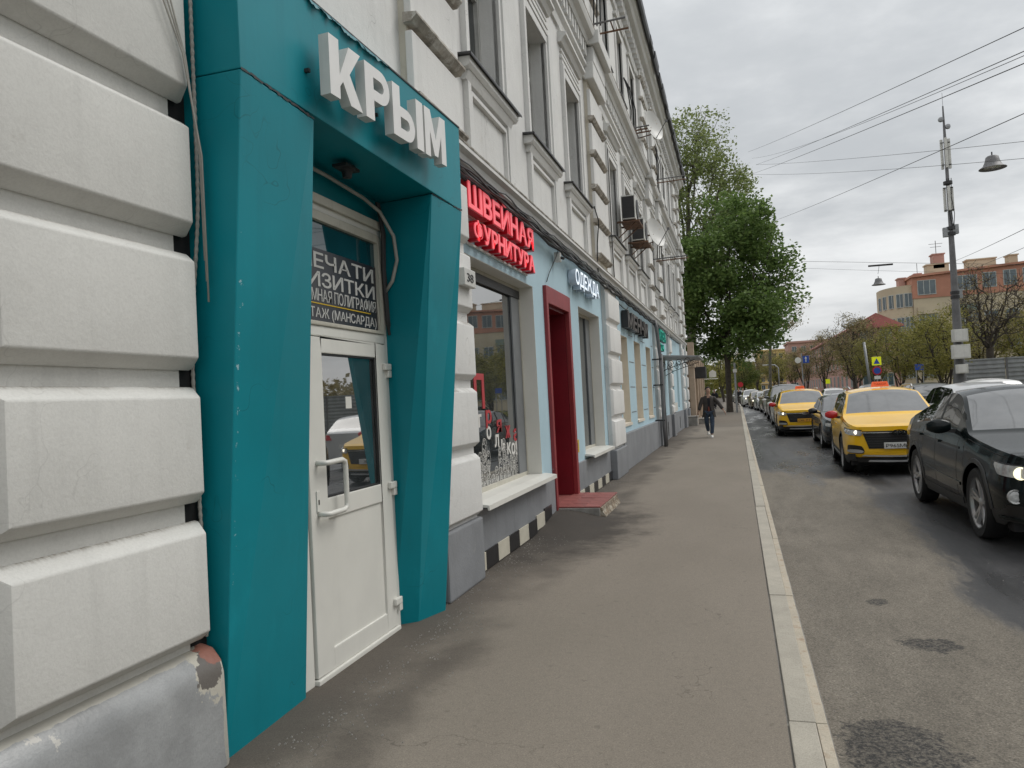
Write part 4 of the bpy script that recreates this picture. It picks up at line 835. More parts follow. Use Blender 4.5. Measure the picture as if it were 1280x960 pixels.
# ================================================================ CARS  (local: front at y=0 looking to -y, ground z=0)
def interp(pts, y):
    if y <= pts[0][0]: return pts[0][1]
    for (a, b_), (c, d) in zip(pts, pts[1:]):
        if y <= c:
            t = (y - a) / (c - a); return b_ + (d - b_) * t
    return pts[-1][1]
def smooth_i(pts, y, s): return sum(interp(pts, y + s * k) for k in (-1, -.5, 0, .5, 1)) / 5
class Car:
    def __init__(s, L=4.4, W=1.83, H=1.64, wr=.34, fo=.86, wb=2.65, hf=.88, hr=1.08, cowl=1.18, roof0=1.95, roofm=2.7, roof1=3.65, back=4.25, deck=1.08, beltf=.96, beltr=1.06,
                 clear=.22, tum=.30, paint='pyellow', clad=None, bulge=.14, suv=True, pillars=(2.30, 3.12), gs0=1.55, gs1=3.95, rearglass=True, nose=.80):
        s.__dict__.update(locals()); s.w0 = W / 2 * nose
        s.zt_p = [(0, hf), (.12, hf + .045), (cowl, hr), (roof0, H - .045), (roofm, H), (roof1, H - .07), (back, deck + .04), (L - .05, deck - .02), (L, deck - .05)]
        s.zb_p = [(0, hf - .035), (.15, hf - .02), (cowl, min(beltf, hr - .05)), (roof0, beltf + .01), (roof1, beltr), (L - .1, deck - .06), (L, deck - .1)]
        s.yw = (fo, fo + wb)
    def plan(s, y):
        return interp([(0, s.nose), (.04, s.nose + .055), (.10, s.nose + .10), (.2, s.nose + .145), (.4, .975), (.8, 1.0), (s.L - .6, .99), (s.L - .25, .955), (s.L - .1, .92), (s.L, .84)], y)
    def zb(s, y): return smooth_i(s.zb_p, y, .12)
    def zt(s, y): return max(s.zb(y) + .03, smooth_i(s.zt_p, y, .11 if y > .15 else .02))
    def lat(s, u): return interp([(0, .945), (.12, .975), (.3, .99), (.5, 1.0), (.64, .992), (.72, .978), (.9, .965), (1, .93)], u)
    def W_(s, y, z):
        zl, zb = s.clear, s.zb(y); u = max(0, min(1, (z - zl) / (zb - zl))); return s.W / 2 * s.plan(y) * s.lat(u)
    def bul(s, xn, z): return -s.bulge * (1 - abs(xn) ** 2.2) - .05 * (1 - min(1, max(0, (z - s.clear) / (s.zb(0) - s.clear)))) * 0
    def ring(s, y):
        R_ = s.wr + .055; zl = s.clear + (.05 if y > s.L - .3 or y < .2 else 0)
        for yw in s.yw:
            if abs(y - yw) < R_: zl = max(zl, s.wr + math.sqrt(R_ ** 2 - (y - yw) ** 2))
        zb, zt = s.zb(y), s.zt(y); h = zt - zb; half = []
        NL = 9
        for j in range(NL):
            z = zl + (zb - zl) * j / NL; half.append((s.W_(y, z), z))
        wb_ = s.W / 2 * s.plan(y) * s.lat(1)
        for k in range(6):   # side glass rows
            q = k / 5; z = zb + h * .86 * q; half.append((wb_ - s.tum * (z - zb) - .06 * h * q * q, z))
        wr_ = half[-1][0]; z0 = half[-1][1]
        for k in range(1, 8):
            q = (0, .06, .2, .36, .52, .68, .84, 1.0)[k]; half.append((wr_ * (1 - q), z0 + .14 * h * (1 - (1 - q) ** 2.3) ** .9))
        return half
    def make(s, label, cat='car', group=None, name='parked_car', glassmat='carglass', details=True):
        yw = s.yw; R_ = s.wr + .055
        ys = {round(s.L * i / 58, 4) for i in range(59)} | {0, .03, .08, .15, s.L - .04, s.L - .12, s.L, s.cowl, s.roof0}
        for w in yw:
            for a in range(0, 181, 12): ys.add(round(w - R_ * math.cos(R(a)) * .9999, 4))
            ys |= {w - R_ - .002, w + R_ + .002}
        ys = sorted(ys); NR = 9 + 6 + 7; rings = [s.ring(y) for y in ys]
        V = []; idx = {}
        nsec = 2 * NR - 1
        for i, (y, rg) in enumerate(zip(ys, rings)):
            ff = max(0, 1 - y / .55) ** 1.5; fr_ = max(0, 1 - (s.L - y) / .4) ** 1.5
            wind = max(0, 1 - abs(y - (s.cowl + .1)) / .9)
            for j in range(nsec):
                k = j if j < NR else nsec - 1 - j; x, z = rg[k]; sg = 1 if j < NR else -1
                wref = rg[9][0]; xn = min(1, abs(x) / wref) if k >= 9 else 1
                dy = (-s.bulge * (1 - xn ** 2.2)) * ff + (.10 * (1 - xn ** 2)) * fr_ - (.10 * (1 - xn ** 2) * wind * (1 - ff) if k > 14 else 0)
                V.append((sg * x, y + dy, z))
        F = {}
        def put(key, f): F.setdefault(key, []).append(f)
        for i in range(len(ys) - 1):
            ym = (ys[i] + ys[i + 1]) / 2; h = s.zt(ym) - s.zb(ym)
            for j in range(nsec - 1):
                k = j if j < NR - 1 else nsec - 2 - j      # row index between k and k+1
                f = (i * nsec + j, i * nsec + j + 1, (i + 1) * nsec + j + 1, (i + 1) * nsec + j)
                key = 'body'
                if 10 <= k <= 13 and h > .16 and s.gs0 < ym < s.gs1:
                    key = 'pillar' if any(abs(ym - p) < .05 for p in s.pillars) else ('side_window' + ('_r' if j < NR else '_l'))
                elif k >= 15 and s.cowl + .06 < ym < s.roof0 - .03: key = 'windscreen'
                elif k >= 15 and s.rearglass and s.roof1 + .08 < ym < s.back - .03: key = 'rear_window'
                elif s.clad and k < 2: key = 'cladding'
                put(key, f)
        # nose and tail caps
        n0 = len(V); cols = [V[j] for j in range(9, nsec - 9)]; nc = len(cols); wref = abs(cols[0][0])
        for end, (i, sgn) in enumerate(((0, 1), (len(ys) - 1, -1))):
            base = len(V); ring_ = [V[i * nsec + j] for j in range(nsec)]; cc = [ring_[j] for j in range(9, nsec - 9)]; wr0 = abs(cc[0][0])
            for j in range(9):
                x, z = ring_[j][0], ring_[j][2]
                for c in cc:
                    xn = c[0] / wr0; t = j / 9
                    bb = (-s.bulge if sgn > 0 else .10) * (1 - abs(xn) ** 2.2); lean = 0
                    if sgn > 0: lean = .0 if .12 < t else .05
                    V.append((x * xn, ys[i] + bb + lean, z))
            for j in range(9):
                for c in range(nc - 1):
                    a, b_ = base + j * nc + c, base + j * nc + c + 1
                    if j < 8: c2, d = base + (j + 1) * nc + c + 1, base + (j + 1) * nc + c
                    else: c2, d = i * nsec + 9 + c + 1, i * nsec + 9 + c
                    put('body' if not (s.clad and j < 1) else 'cladding', (a, b_, c2, d))
        root = empty(name, (0, 0, 0), label=label, cat=cat, group=group); s.root = root
        mats = {'body': s.paint, 'pillar': 'plastic', 'side_window_r': glassmat, 'side_window_l': glassmat, 'windscreen': 'windscreen', 'rear_window': 'windscreen', 'cladding': s.clad or 'plastic'}
        for key, fs in F.items():
            used = sorted({i for f in fs for i in f}); mp = {u: n for n, u in enumerate(used)}
            b = MB(); b.v = [V[u] for u in used]; b.f = [tuple(mp[q] for q in f) for f in fs]
            nm = 'side_window' if key.startswith('side_window') else key
            b.build(nm, M[mats[key]], root, smooth=50, local=True)
        # dark underside and arch liners
        b = MB().box(-s.W / 2 + .24, s.W / 2 - .24, .18, s.L - .2, .17, s.hf - .16)
        b.box(-s.W / 2 * .86, s.W / 2 * .86, .10, .3, s.clear - .04, s.clear + .1)
        for w in yw:
            for sg in (-1, 1):
                pts = [(math.cos(R(a)) * (R_ + .004), math.sin(R(a)) * (R_ + .004)) for a in range(0, 181, 15)]
                x0, x1 = sg * s.W / 2 * .90, sg * (s.W / 2 - .3)
                b.add([(x0, w + p[0], s.wr + p[1]) for p in pts] + [(x1, w + p[0], s.wr + p[1]) for p in pts], [(k, k + 1, k + 14, k + 13) for k in range(12)])
        b.build('underbody', M['hub'], root, local=True)
        # wheels
        wt = .225
        tm = MB().lathe([(s.wr * .70, -wt / 2 + .01), (s.wr * .93, -wt / 2), (s.wr * .985, -wt / 2 + .025), (s.wr, -wt / 2 + .06), (s.wr, wt / 2 - .06), (s.wr * .985, wt / 2 - .025), (s.wr * .93, wt / 2), (s.wr * .70, wt / 2 - .01)], 36, axis='x').mesh('tyre', M['tyre'], smooth=40)
        hm = MB().lathe([(0, -.02), (s.wr * .72, -.02), (s.wr * .72, .03), (0, .03)], 24, axis='x').mesh('brake_disc', M['hub'])
        b = MB(); rr = s.wr * .74
        b.lathe([(rr, -.09), (rr, .095), (rr * .975, .105), (rr * .90, .07), (rr * .9, -.09)], 36, axis='x')
        for k in range(5):
            for d in (-.16, .16):
                a = 2 * math.pi * k / 5 + .3 + d; a1 = 2 * math.pi * k / 5 + .3 + d * .9; ca_, sa = math.cos(a1), math.sin(a1); n_ = (-sa, ca_)
                def P(r, q, h): return (h, ca_ * r + n_[0] * q, sa * r + n_[1] * q)
                b.hexa([P(.03, -.026, .03), P(rr * .93, -.018, .055), P(rr * .93, .018, .055), P(.03, .026, .03), P(.03, -.02, .065), P(rr * .93, -.011, .09), P(rr * .93, .011, .09), P(.03, .02, .065)])
        b.lathe([(0, .082), (.03, .08), (.055, .068), (.065, .03)], 16, axis='x')
        rm = b.mesh('rim', M['rim'], smooth=30)
        for w in yw:
            for sg in (-1, 1):
                o = bpy.data.objects.new('wheel', hm); C.objects.link(o); o.parent = root; o.location = (sg * (s.W / 2 - wt / 2 - .015), w, s.wr); o.rotation_euler.z = 0 if sg > 0 else math.pi; o.rotation_euler.x = R(rnd.uniform(0, 70))
                for me, n in ((tm, 'tyre'), (rm, 'rim')):
                    q = bpy.data.objects.new(n, me); C.objects.link(q); q.parent = o
        if details: s.seams()
        return root
    def fp(s, a, z):
        """point on nose/side outline; a>0 towards +x, arc distance from the centre line"""
        w0 = s.W_(0, z); sg = 1 if a >= 0 else -1; a_ = abs(a)
        if a_ <= w0: return Vector((a, -s.bulge * (1 - (a_ / w0) ** 2.2), z))
        y = a_ - w0; return Vector((sg * s.W_(y, z), y, z))
    def bp(s, a, z):
        w0 = s.W_(s.L, z); sg = 1 if a >= 0 else -1; a_ = abs(a)
        if a_ <= w0: return Vector((a, s.L + .10 * (1 - (a_ / w0) ** 2.2), z))
        y = s.L - (a_ - w0); return Vector((sg * s.W_(y, z), y, z))
    def patch(s, name, mat, quad, off=.012, nx=8, nz=3, fn=None, sym=True, parent=None, round_=0, th=None, tilt=0):
        """quad: 4 (a,z) corners counter-clockwise from lower inner; built as a thin shell with real edges"""
        fn = fn or s.fp; out = []
        for sg in ((1, -1) if sym else (1,)):
            b = MB(); vs = []; vb = []
            for j in range(nz + 1):
                for i in range(nx + 1):
                    u, v = i / nx, j / nz
                    if round_:
                        du, dv = 2 * u - 1, 2 * v - 1; k = 1 - round_ * (du * du * dv * dv); u, v = .5 + du * k / 2, .5 + dv * k / 2
                    a = (1 - v) * ((1 - u) * quad[0][0] + u * quad[1][0]) + v * ((1 - u) * quad[3][0] + u * quad[2][0])
                    z = (1 - v) * ((1 - u) * quad[0][1] + u * quad[1][1]) + v * ((1 - u) * quad[3][1] + u * quad[2][1])
                    p = fn(sg * a, z); e = .01; q = fn(sg * a + e, z); t = (q - p).normalized(); nrm = t.cross(Vector((0, 0, 1))) 
                    if nrm.dot(p - Vector((0, s.L / 2, p.z))) < 0: nrm = -nrm
                    vs.append(p + nrm * off + Vector((0, tilt * (v - .5), 0))); vb.append(p - nrm * .03)
            n = (nx + 1) * (nz + 1); fs = []
            for j in range(nz):
                for i in range(nx):
                    a = j * (nx + 1) + i; fs.append((a, a + 1, a + nx + 2, a + nx + 1))
            rim_ = [i for i in range(nx + 1)] + [j * (nx + 1) + nx for j in range(1, nz + 1)] + [nz * (nx + 1) + i for i in range(nx - 1, -1, -1)] + [j * (nx + 1) for j in range(nz - 1, 0, -1)]
            m = len(rim_)
            for k in range(m): a, c = rim_[k], rim_[(k + 1) % m]; fs.append((a, c, c + n, a + n))
            b.add(vs + vb, fs); out.append(b.build(name, M[mat], parent or s.root, smooth=40, local=True))
        return out
    def side(s, name, mat, y0, y1, z0, z1, off=.004, sides=(-1, 1), n=6, slope=0):
        for sg in sides:
            b = MB(); vs = []
            for i in range(n + 1):
                y = y0 + (y1 - y0) * i / n; dz_ = slope * (y - y0)
                for z in (z0 + dz_, z1 + dz_): vs.append((sg * (s.W_(y, z) + off), y, z))
                for z in (z0 + dz_, z1 + dz_): vs.append((sg * (s.W_(y, z) - .01), y, z))
            fs = []
            for i in range(n):
                a = i * 4; c = a + 4; fs += [(a, c, c + 1, a + 1), (a + 1, c + 1, c + 3, a + 3), (a, a + 2, c + 2, c)]
            fs += [(0, 1, 3, 2), (n * 4, n * 4 + 2, n * 4 + 3, n * 4 + 1)]
            b.add(vs, fs).build(name, M[mat], s.root, local=True)
    def vline(s, y, z0, z1, w=.009, off=.0015, mat='hub', sides=(-1, 1), lean=0, name='door_seam'):
        for sg in sides:
            b = MB(); n = 8; vs = []
            for i in range(n + 1):
                z = z0 + (z1 - z0) * i / n; yy = y + lean * i / n
                vs += [(sg * (s.W_(yy, z) + off), yy, z), (sg * (s.W_(yy + w, z) + off), yy + w, z)]
            b.add(vs, [(2 * i, 2 * i + 1, 2 * i + 3, 2 * i + 2) for i in range(n)]).build(name, M[mat], s.root, fix=False, local=True)
    def seams(s):
        s.hood_seam()
        p = s.pillars; zb = s.zb
        s.vline(s.gs0 - .22, s.clear + .12, zb(1.5) - .01); s.vline(p[0] + .02, s.clear + .1, zb(p[0]) - .005); s.vline(p[1] + .1, max(s.clear + .1, s.wr + .2), zb(p[1]) - .005)
        for y in (p[0] - .22, p[1] - .12): s.side('door_handle', s.paint, y, y + .17, zb(y) - .13, zb(y) - .10, .028, n=2)
    def hood_seam(s):
        for sg in (-1, 1):
            pts = []
            for k in range(10):
                y = .16 + (s.cowl - .1 - .16) * k / 9; rg = s.ring(y)[10]; pts.append((sg * rg[0], y - .004, rg[1] + .003))
            MB().tube(pts, .0045, 4).build('hood_seam', M['hub'], s.root, local=True)
    def mirror(s, y, z, mat, sc=1, sides=(-1, 1)):
        for sg in sides:
            w = s.W_(y, z); b = MB(); vs = []; 
            for i in range(7):
                t = i / 6; r = (math.sin(math.pi * min(1, .12 + t * .8)) ** .6) * sc
                for k in range(10):
                    a = 2 * math.pi * k / 10; ca_, sa = math.cos(a), math.sin(a)
                    vs.append((sg * (w + .03 + t * .24 * sc), y + (.055 * ca_ * r) + .02 * t, z + .03 + .085 * (abs(sa) ** .8) * (1 if sa > 0 else -1) * r + .02))
            b.add(vs, [(i * 10 + k, i * 10 + (k + 1) % 10, (i + 1) * 10 + (k + 1) % 10, (i + 1) * 10 + k) for i in range(6) for k in range(10)] + [tuple(range(10)), tuple(range(60, 70))])
            o = b.build('side_mirror', M[mat], s.root, smooth=60, local=True)
            MB().hexa([(sg * (w - .05), y - .02, z - .04), (sg * (w + .10), y - .01, z - .02), (sg * (w + .10), y + .05, z - .02), (sg * (w - .05), y + .08, z - .04), (sg * (w - .05), y - .02, z + .01), (sg * (w + .10), y - .01, z + .02), (sg * (w + .10), y + .05, z + .02), (sg * (w - .05), y + .08, z + .01)]).build('mirror_arm', M['plastic'], o, local=True)
    def plate(s, txt, z, w=.52, h=.112, mat='plate', back=False, x0=0, gap=.03):
        y = (-s.bulge - gap) if not back else s.L + .10 + gap
        r = MB().box(x0 - w / 2, x0 + w / 2, y, y + .02, z, z + h).build('number_plate', M[mat], s.root, bevel=.004, local=True)
        if txt and not back:
            big = text(txt, M['plateink'], (x0 - w / 2 + .03, y - .004, z + .024), w - .14, h - .052, .004, .0, facing='south', name='plate_print', joined=True)[0]; big.parent = r; 
        return r
cars = bpy.data.objects
def taxi(label, txt, platemat, signprint=True, mirror='pred'):
    s = Car(L=4.32, W=1.84, H=1.62, wr=.35, fo=.84, wb=2.63, hf=.90, hr=1.08, cowl=1.10, roof0=1.86, roofm=2.6, roof1=3.55, back=4.12, deck=1.12, beltf=.99, beltr=1.09, paint='pyellow', clad='plastic', bulge=.16, pillars=(2.25, 3.10), gs0=1.48, gs1=3.85)
    r = s.make(label, 'taxi', 'yellow taxis in the queue', 'yellow_taxi')
    s.patch('grille', 'grille', [(-.50, .50), (.50, .50), (.60, .82), (-.60, .82)], .012, 14, 4, sym=False)
    s.patch('grille_bar', 'chrome', [(-.62, .785), (.62, .785), (.62, .80), (-.62, .80)], .03, 14, 1, sym=False)
    for k in range(5): s.patch('grille_slat', 'plastic', [(-.50 - k * .01, .535 + k * .045), (.50 + k * .01, .535 + k * .045), (.51 + k * .01, .552 + k * .045), (-.51 - k * .01, .552 + k * .045)], .024, 12, 1, sym=False)
    em = MB()
    for r0, sx, sz in ((1, .125, .05),):
        for k in range(24):
            a0, a1 = 2 * math.pi * k / 24, 2 * math.pi * (k + 1) / 24
            for u, v in ((1.0, .74),):
                em.hexa([(math.cos(a0) * sx * v, -.22, .795 + math.sin(a0) * sz * v), (math.cos(a1) * sx * v, -.22, .795 + math.sin(a1) * sz * v), (math.cos(a1) * sx, -.22, .795 + math.sin(a1) * sz), (math.cos(a0) * sx, -.22, .795 + math.sin(a0) * sz),
                         (math.cos(a0) * sx * v, -.195, .795 + math.sin(a0) * sz * v), (math.cos(a1) * sx * v, -.195, .795 + math.sin(a1) * sz * v), (math.cos(a1) * sx, -.195, .795 + math.sin(a1) * sz), (math.cos(a0) * sx, -.195, .795 + math.sin(a0) * sz)])
    for d in (-1, 1): em.hexa([(d * .03, -.222, .755), (d * .05, -.222, .755), (d * .015, -.222, .83), (0, -.222, .83), (d * .03, -.195, .755), (d * .05, -.195, .755), (d * .015, -.195, .83), (0, -.195, .83)])
    em.box(-.07, .07, -.222, -.195, .785, .795).build('emblem', M['chrome'], s.root, local=True)
    for hl in s.patch('headlight', 'lampglass', [(.60, .725), (1.02, .79), (1.10, .875), (.60, .835)], .016, 12, 4, round_=.12): 
        sg = 1 if sum(v.co.x for v in hl.data.vertices) > 0 else -1
        for a in (.70, .82, .93):
            p = s.fp(sg * a, .80); MB().lathe([(0, 0), (.03, 0), (.036, .01)], 12, axis='y', c=(p.x * 1.0, p.y - .022, p.z + (a - .7) * .08)).build('lamp_lens', M['lamplit' if a < .75 else 'chrome'], hl, local=True)
        s.patch('lamp_brow', 'lampdark', [(.60, .833), (1.10, .874), (1.12, .885), (.60, .845)], .018, 10, 1, sym=False, parent=hl, fn=lambda a, z, g=sg: s.fp(g * a, z))
    s.patch('fog_recess', 'grille', [(.56, .40), (.88, .42), (.86, .58), (.60, .55)], .012, 8, 3, round_=.15)
    s.patch('fog_trim', 'silverp', [(.57, .415), (.87, .435), (.84, .49), (.60, .48)], .035, 8, 3, round_=.25)
    s.patch('bumper_lip', 'silverp', [(0, .345), (.62, .36), (.58, .385), (0, .37)], .03, 10, 1)
    s.patch('lower_intake', 'grille', [(0, .24), (.70, .25), (.66, .32), (0, .315)], .01, 10, 1)
    s.patch('skid_strip', 'silverp', [(0, .255), (.52, .262), (.50, .29), (0, .285)], .03, 8, 1)
    s.plate(txt, .50, mat=platemat, x0=.0, gap=.022 + .02)
    s.mirror(1.62, 1.04, mirror)
    for sg in (-1, 1):
        MB().tube([(sg * .58, 2.0, 1.585), (sg * .60, 2.2, 1.635), (sg * .60, 3.3, 1.63), (sg * .58, 3.55, 1.575)], .017, 6).build('roof_rail', M['silverp'], s.root, smooth=True, local=True)
        s.side('sill_trim', 'silverp', 1.35, 3.0, .30, .33, .012, (sg,))
    MB().box(-.01, .03, 2.0, 2.02, 1.6, 1.61).hexa([(-.17, 2.06, 1.618), (.17, 2.06, 1.618), (.17, 2.20, 1.618), (-.17, 2.20, 1.618), (-.14, 2.08, 1.725), (.14, 2.08, 1.725), (.14, 2.18, 1.725), (-.14, 2.18, 1.725)]).build('roof_lamp', M['taxisign'], s.root, bevel=.014, local=True)
    pr_ = text('ТАКСИ', M['taxiink'], (-.115, 2.058, 1.652), .23, .045, .006, 0, facing='south', name='roof_lamp_print', joined=True)[0]; pr_.parent = s.root
    s.side('door_film', 'plastic', 1.45, 3.35, .34, .80, .002, (-1, 1), 8)
    for sg in (-1, 1): MB().tube([(sg * .05, 1.13, 1.10), (sg * .62, 1.20, 1.10)], .008, 4).build('wiper', M['dark'], s.root, local=True)
    return s.root
def coupe_suv():
    s = Car(L=4.67, W=1.90, H=1.61, wr=.375, fo=.86, wb=2.81, hf=.91, hr=1.09, cowl=1.32, roof0=2.08, roofm=2.45, roof1=2.8, back=4.35, deck=1.12, beltf=1.03, beltr=1.10, paint='pdark', clad='plastic', bulge=.17, pillars=(2.52, 3.42), gs0=1.75, gs1=3.75, clear=.24, tum=.36)
    r = s.make('dark green black coupe style off-roader with a lit headlamp, nearest car at the right edge', 'car', 'cars queuing in the near lane', 'dark_suv')
    for hl in s.patch('headlight', 'lampglass', [(.52, .70), (1.00, .745), (1.07, .87), (.53, .825)], .014, 12, 4, round_=.1):
        sg = 1 if sum(v.co.x for v in hl.data.vertices) > 0 else -1
        for a in (.60, .76):
            p = s.fp(sg * a, .76 + (a - .6) * .06); MB().lathe([(.048, 0), (.062, -.004), (.048, -.008)], 20, axis='y', c=(p.x, p.y - .02, p.z)).build('angel_ring', M['lampsoft'], hl, local=True)
            MB().lathe([(0, 0), (.045, 0)], 16, axis='y', c=(p.x, p.y - .018, p.z)).build('projector', M['lampsoft' if a > .7 else 'lampdark'], hl, local=True)
        s.patch('lamp_brow', 'lampdark', [(.53, .82), (1.07, .865), (1.08, .877), (.53, .832)], .018, 10, 1, sym=False, parent=hl, fn=lambda a, z, g=sg: s.fp(g * a, z))
    for sg in (-1, 1):
        p = s.fp(sg * .80, .545); MB().lathe([(0, -.006), (.04, -.01), (.052, -.004), (.066, -.012), (.072, .0), (.066, .03)], 20, axis='y', c=(p.x, p.y - .01, p.z)).build('fog_light', M['lampglass'], s.root, smooth=40, local=True)
    s.patch('bumper_intake', 'grille', [(.20, .34), (.86, .36), (.90, .46), (.20, .44)], .008, 10, 2)
    for sg in (-1, 1): s.patch('grille', 'grille', [(.06, .62), (.42, .62), (.46, .84), (.06, .84)], .02, 6, 3, sym=False, fn=lambda a, z, g=sg: s.fp(g * a, z))
    s.patch('bumper_blade', 'pdark', [(.40, .30), (.95, .32), (.98, .345), (.40, .325)], .03, 8, 1)
    s.plate('', .50, gap=.03)
    s.mirror(1.80, 1.10, 'pdark', 1.05)
    for sg in (-1, 1):
        s.side('sill_trim', 'plastic', 1.35, 3.2, .30, .37, .014, (sg,)); 
        MB().tube([(sg * (s.W_(y, 1.2) - .055 - .0), y, s.zb(y) + .016) for y in (1.72, 2.2, 2.8, 3.4, 3.7)], .007, 5).build('belt_trim', M['dark'], s.root, local=True)
    s.side('shoulder_crease', 'pdark', 1.45, 4.2, .905, .93, .007, (-1, 1), 14, .02); s.side('lower_crease', 'pdark', 1.4, 3.15, .50, .535, .010, (-1, 1), 10, .025)
    # tyre-arch lips
    for w in s.yw:
        for sg in (-1, 1):
            b = MB(); n = 18; vs = []
            for i in range(n + 1):
                a = math.pi * i / n
                for rr_, o_ in ((s.wr + .05, .012), (s.wr + .095, .010), (s.wr + .10, -.01)):
                    y, z = w + math.cos(a) * rr_, s.wr + math.sin(a) * rr_; vs.append((sg * (s.W_(y, z) + o_), y, z))
            b.add(vs, [(3 * i + k, 3 * i + k + 1, 3 * i + 4 + k, 3 * i + 3 + k) for i in range(n) for k in range(2)]).build('arch_lip', M['plastic'], s.root, smooth=60, local=True)
    for sg in (-1, 1): MB().tube([(sg * .05, 1.32, 1.115), (sg * .62, 1.42, 1.115)], .008, 4).build('wiper', M['dark'], s.root, local=True)
    return s.root
def plain_car(label, paint_, kind='suv', lit=True, name='parked_car', group=None, platetxt='', rear=False, cat='car'):
    P = dict(suv=dict(L=4.5, W=1.86, H=1.66, hf=.92, hr=1.08), sedan=dict(L=4.5, W=1.78, H=1.47, wr=.32, hf=.74, hr=.95, cowl=1.25, roof0=2.05, roofm=2.6, roof1=3.3, back=4.0, deck=1.02, beltf=.88, beltr=.95, clear=.18, gs1=3.6, pillars=(2.4, 3.15), gs0=1.65),
             small=dict(L=3.9, W=1.68, H=1.5, wr=.30, fo=.75, wb=2.45, hf=.80, hr=.98, cowl=1.0, roof0=1.7, roofm=2.3, roof1=3.3, back=3.72, deck=1.05, beltf=.9, beltr=.96, clear=.18, gs0=1.35, gs1=3.45, pillars=(2.05, 2.9)),
             big=dict(L=4.9, W=1.97, H=1.88, wr=.39, fo=.9, wb=2.9, hf=1.05, hr=1.22, cowl=1.25, roof0=1.95, roofm=2.8, roof1=4.25, back=4.7, deck=1.2, beltf=1.12, beltr=1.17, clear=.26, gs0=1.55, gs1=4.4, pillars=(2.5, 3.5)),
             wagon=dict(L=4.8, W=1.86, H=1.60, hf=.85, hr=1.02, cowl=1.3, roof0=2.1, roofm=2.9, roof1=4.15, back=4.62, deck=1.08, beltf=.98, beltr=1.06, gs0=1.7, gs1=4.3, pillars=(2.45, 3.4)))[kind]
    s = Car(paint=paint_, **P); s.make(label, cat, group, name)
    h = s.hf
    for hl in s.patch('headlight', 'lampglass', [(.50, h - .16), (s.w0 + .12, h - .12), (s.w0 + .2, h - .03), (.52, h - .06)], .015, 8, 2, round_=.15):
        if lit:
            sg = 1 if sum(v.co.x for v in hl.data.vertices) > 0 else -1; p = s.fp(sg * .63, h - .11)
            MB().lathe([(0, 0), (.05, 0), (.055, .01)], 14, axis='y', c=(p.x, p.y - .022, p.z)).build('lamp_lens', M['lamplit'], hl, local=True)
    s.patch('grille', 'grille', [(-.42, h - .28), (.42, h - .28), (.46, h - .07), (-.46, h - .07)], .012, 10, 3, sym=False)
    s.patch('grille_bar', 'chrome', [(-.40, h - .17), (.40, h - .17), (.40, h - .155), (-.40, h - .155)], .028, 10, 1, sym=False)
    s.patch('bumper_intake', 'grille', [(0, .26), (.62, .28), (.60, .38), (0, .37)], .01, 8, 2)
    s.patch('fog_recess', 'grille', [(.62, .36), (.80, .37), (.78, .45), (.64, .44)], .012, 4, 2, round_=.2)
    s.plate(platetxt, .42)
    s.patch('tail_lamp', 'taillamp' if rear else 'signred', [(.55, s.deck - .22), (s.w0 + .22, s.deck - .22), (s.w0 + .2, s.deck - .06), (.62, s.deck - .08)], .012, 6, 2, fn=s.bp)
    s.plate('', .62, back=True)
    s.mirror(s.gs0 + .1, s.beltf + .06, paint_)
    return s.root
rnd = random.Random(31); RZ = -.06
def put(o, x, y, rz=0): o.location = (x, y, RZ); o.rotation_euler.z = R(rz); return o
put(coupe_suv(), 3.30, 8.32, 0)
t1 = put(taxi('yellow taxi with red mirrors and a white number plate, right behind the dark car', 'Р965МК', 'plate'), 2.76, 15.35, -2.6)
put(plain_car('black sedan squeezed between the two yellow taxis', 'pblack', 'sedan', name='black_car', group='cars queuing in the near lane'), 2.98, 21.6, -.8)
put(taxi('yellow taxi with a yellow number plate, second taxi further back in the queue', 'ОК 77', 'orangeplate'), 2.16, 27.8, -1.0)
QG = 'cars queuing in the near lane'
put(plain_car('small white car with a lit headlamp peeking out left of the farther taxi', 'pwhite', 'small', group=QG), 2.30, 34.2, 1)
put(plain_car('tall dark grey off-roader behind the small white car', 'pgrey', 'big', group=QG, lit=False), 2.5, 40.2, 1)
far = [(2.25, 47.5, 'pwhite', 'sedan', 'white sedan behind the tall dark grey off-roader'), (2.2, 54, 'pbrown', 'suv', 'beige car with bright headlamps in the far queue'), (1.9, 61, 'psilver', 'sedan', 'silver sedan in the far queue where the road bends'),
       (1.5, 68, 'pbrown', 'small', 'little beige car in the far queue near the bend'), (1.0, 76, 'pwhite', 'suv', 'white off-roader in the far queue with lit lamps'), (.6, 85, 'pblack', 'sedan', 'black car far back in the queue'), (.2, 95, 'pwhite', 'sedan', 'tiny white car last but one in the queue'), (-.1, 106, 'pgrey', 'suv', 'tiny grey car at the very end of the queue')]
for x, y, p_, k_, lab in far: put(plain_car(lab, p_, k_, group=QG), x + .35, y, 3)
OG = 'cars on the opposite side of the road'
put(plain_car('silver estate car seen from its side behind the dark off-roader', 'psilver', 'wagon', group=OG, rear=False), 5.55, 24.2, 180)
put(plain_car('white hatchback with a dark rear window beside the grey fence', 'pwhite', 'suv', group=OG, rear=False), 8.1, 32.0, 180)
put(plain_car('dark car parked beyond the silver estate car', 'pgrey', 'wagon', group=OG, rear=False), 7.9, 40, 180)
put(plain_car('white car driving away with red tail lamps beyond the taxi roof', 'pwhite', 'small', group=OG, rear=True), 6.2, 58, 180)
put(plain_car('dark car with red tail lamps driving away on the far lane', 'pblack', 'sedan', group=OG, rear=True), 5.0, 64, 180)
put(plain_car('grey car parked by the yellow crossing sign', 'pgrey', 'suv', group=OG), 7.6, 51, 180)

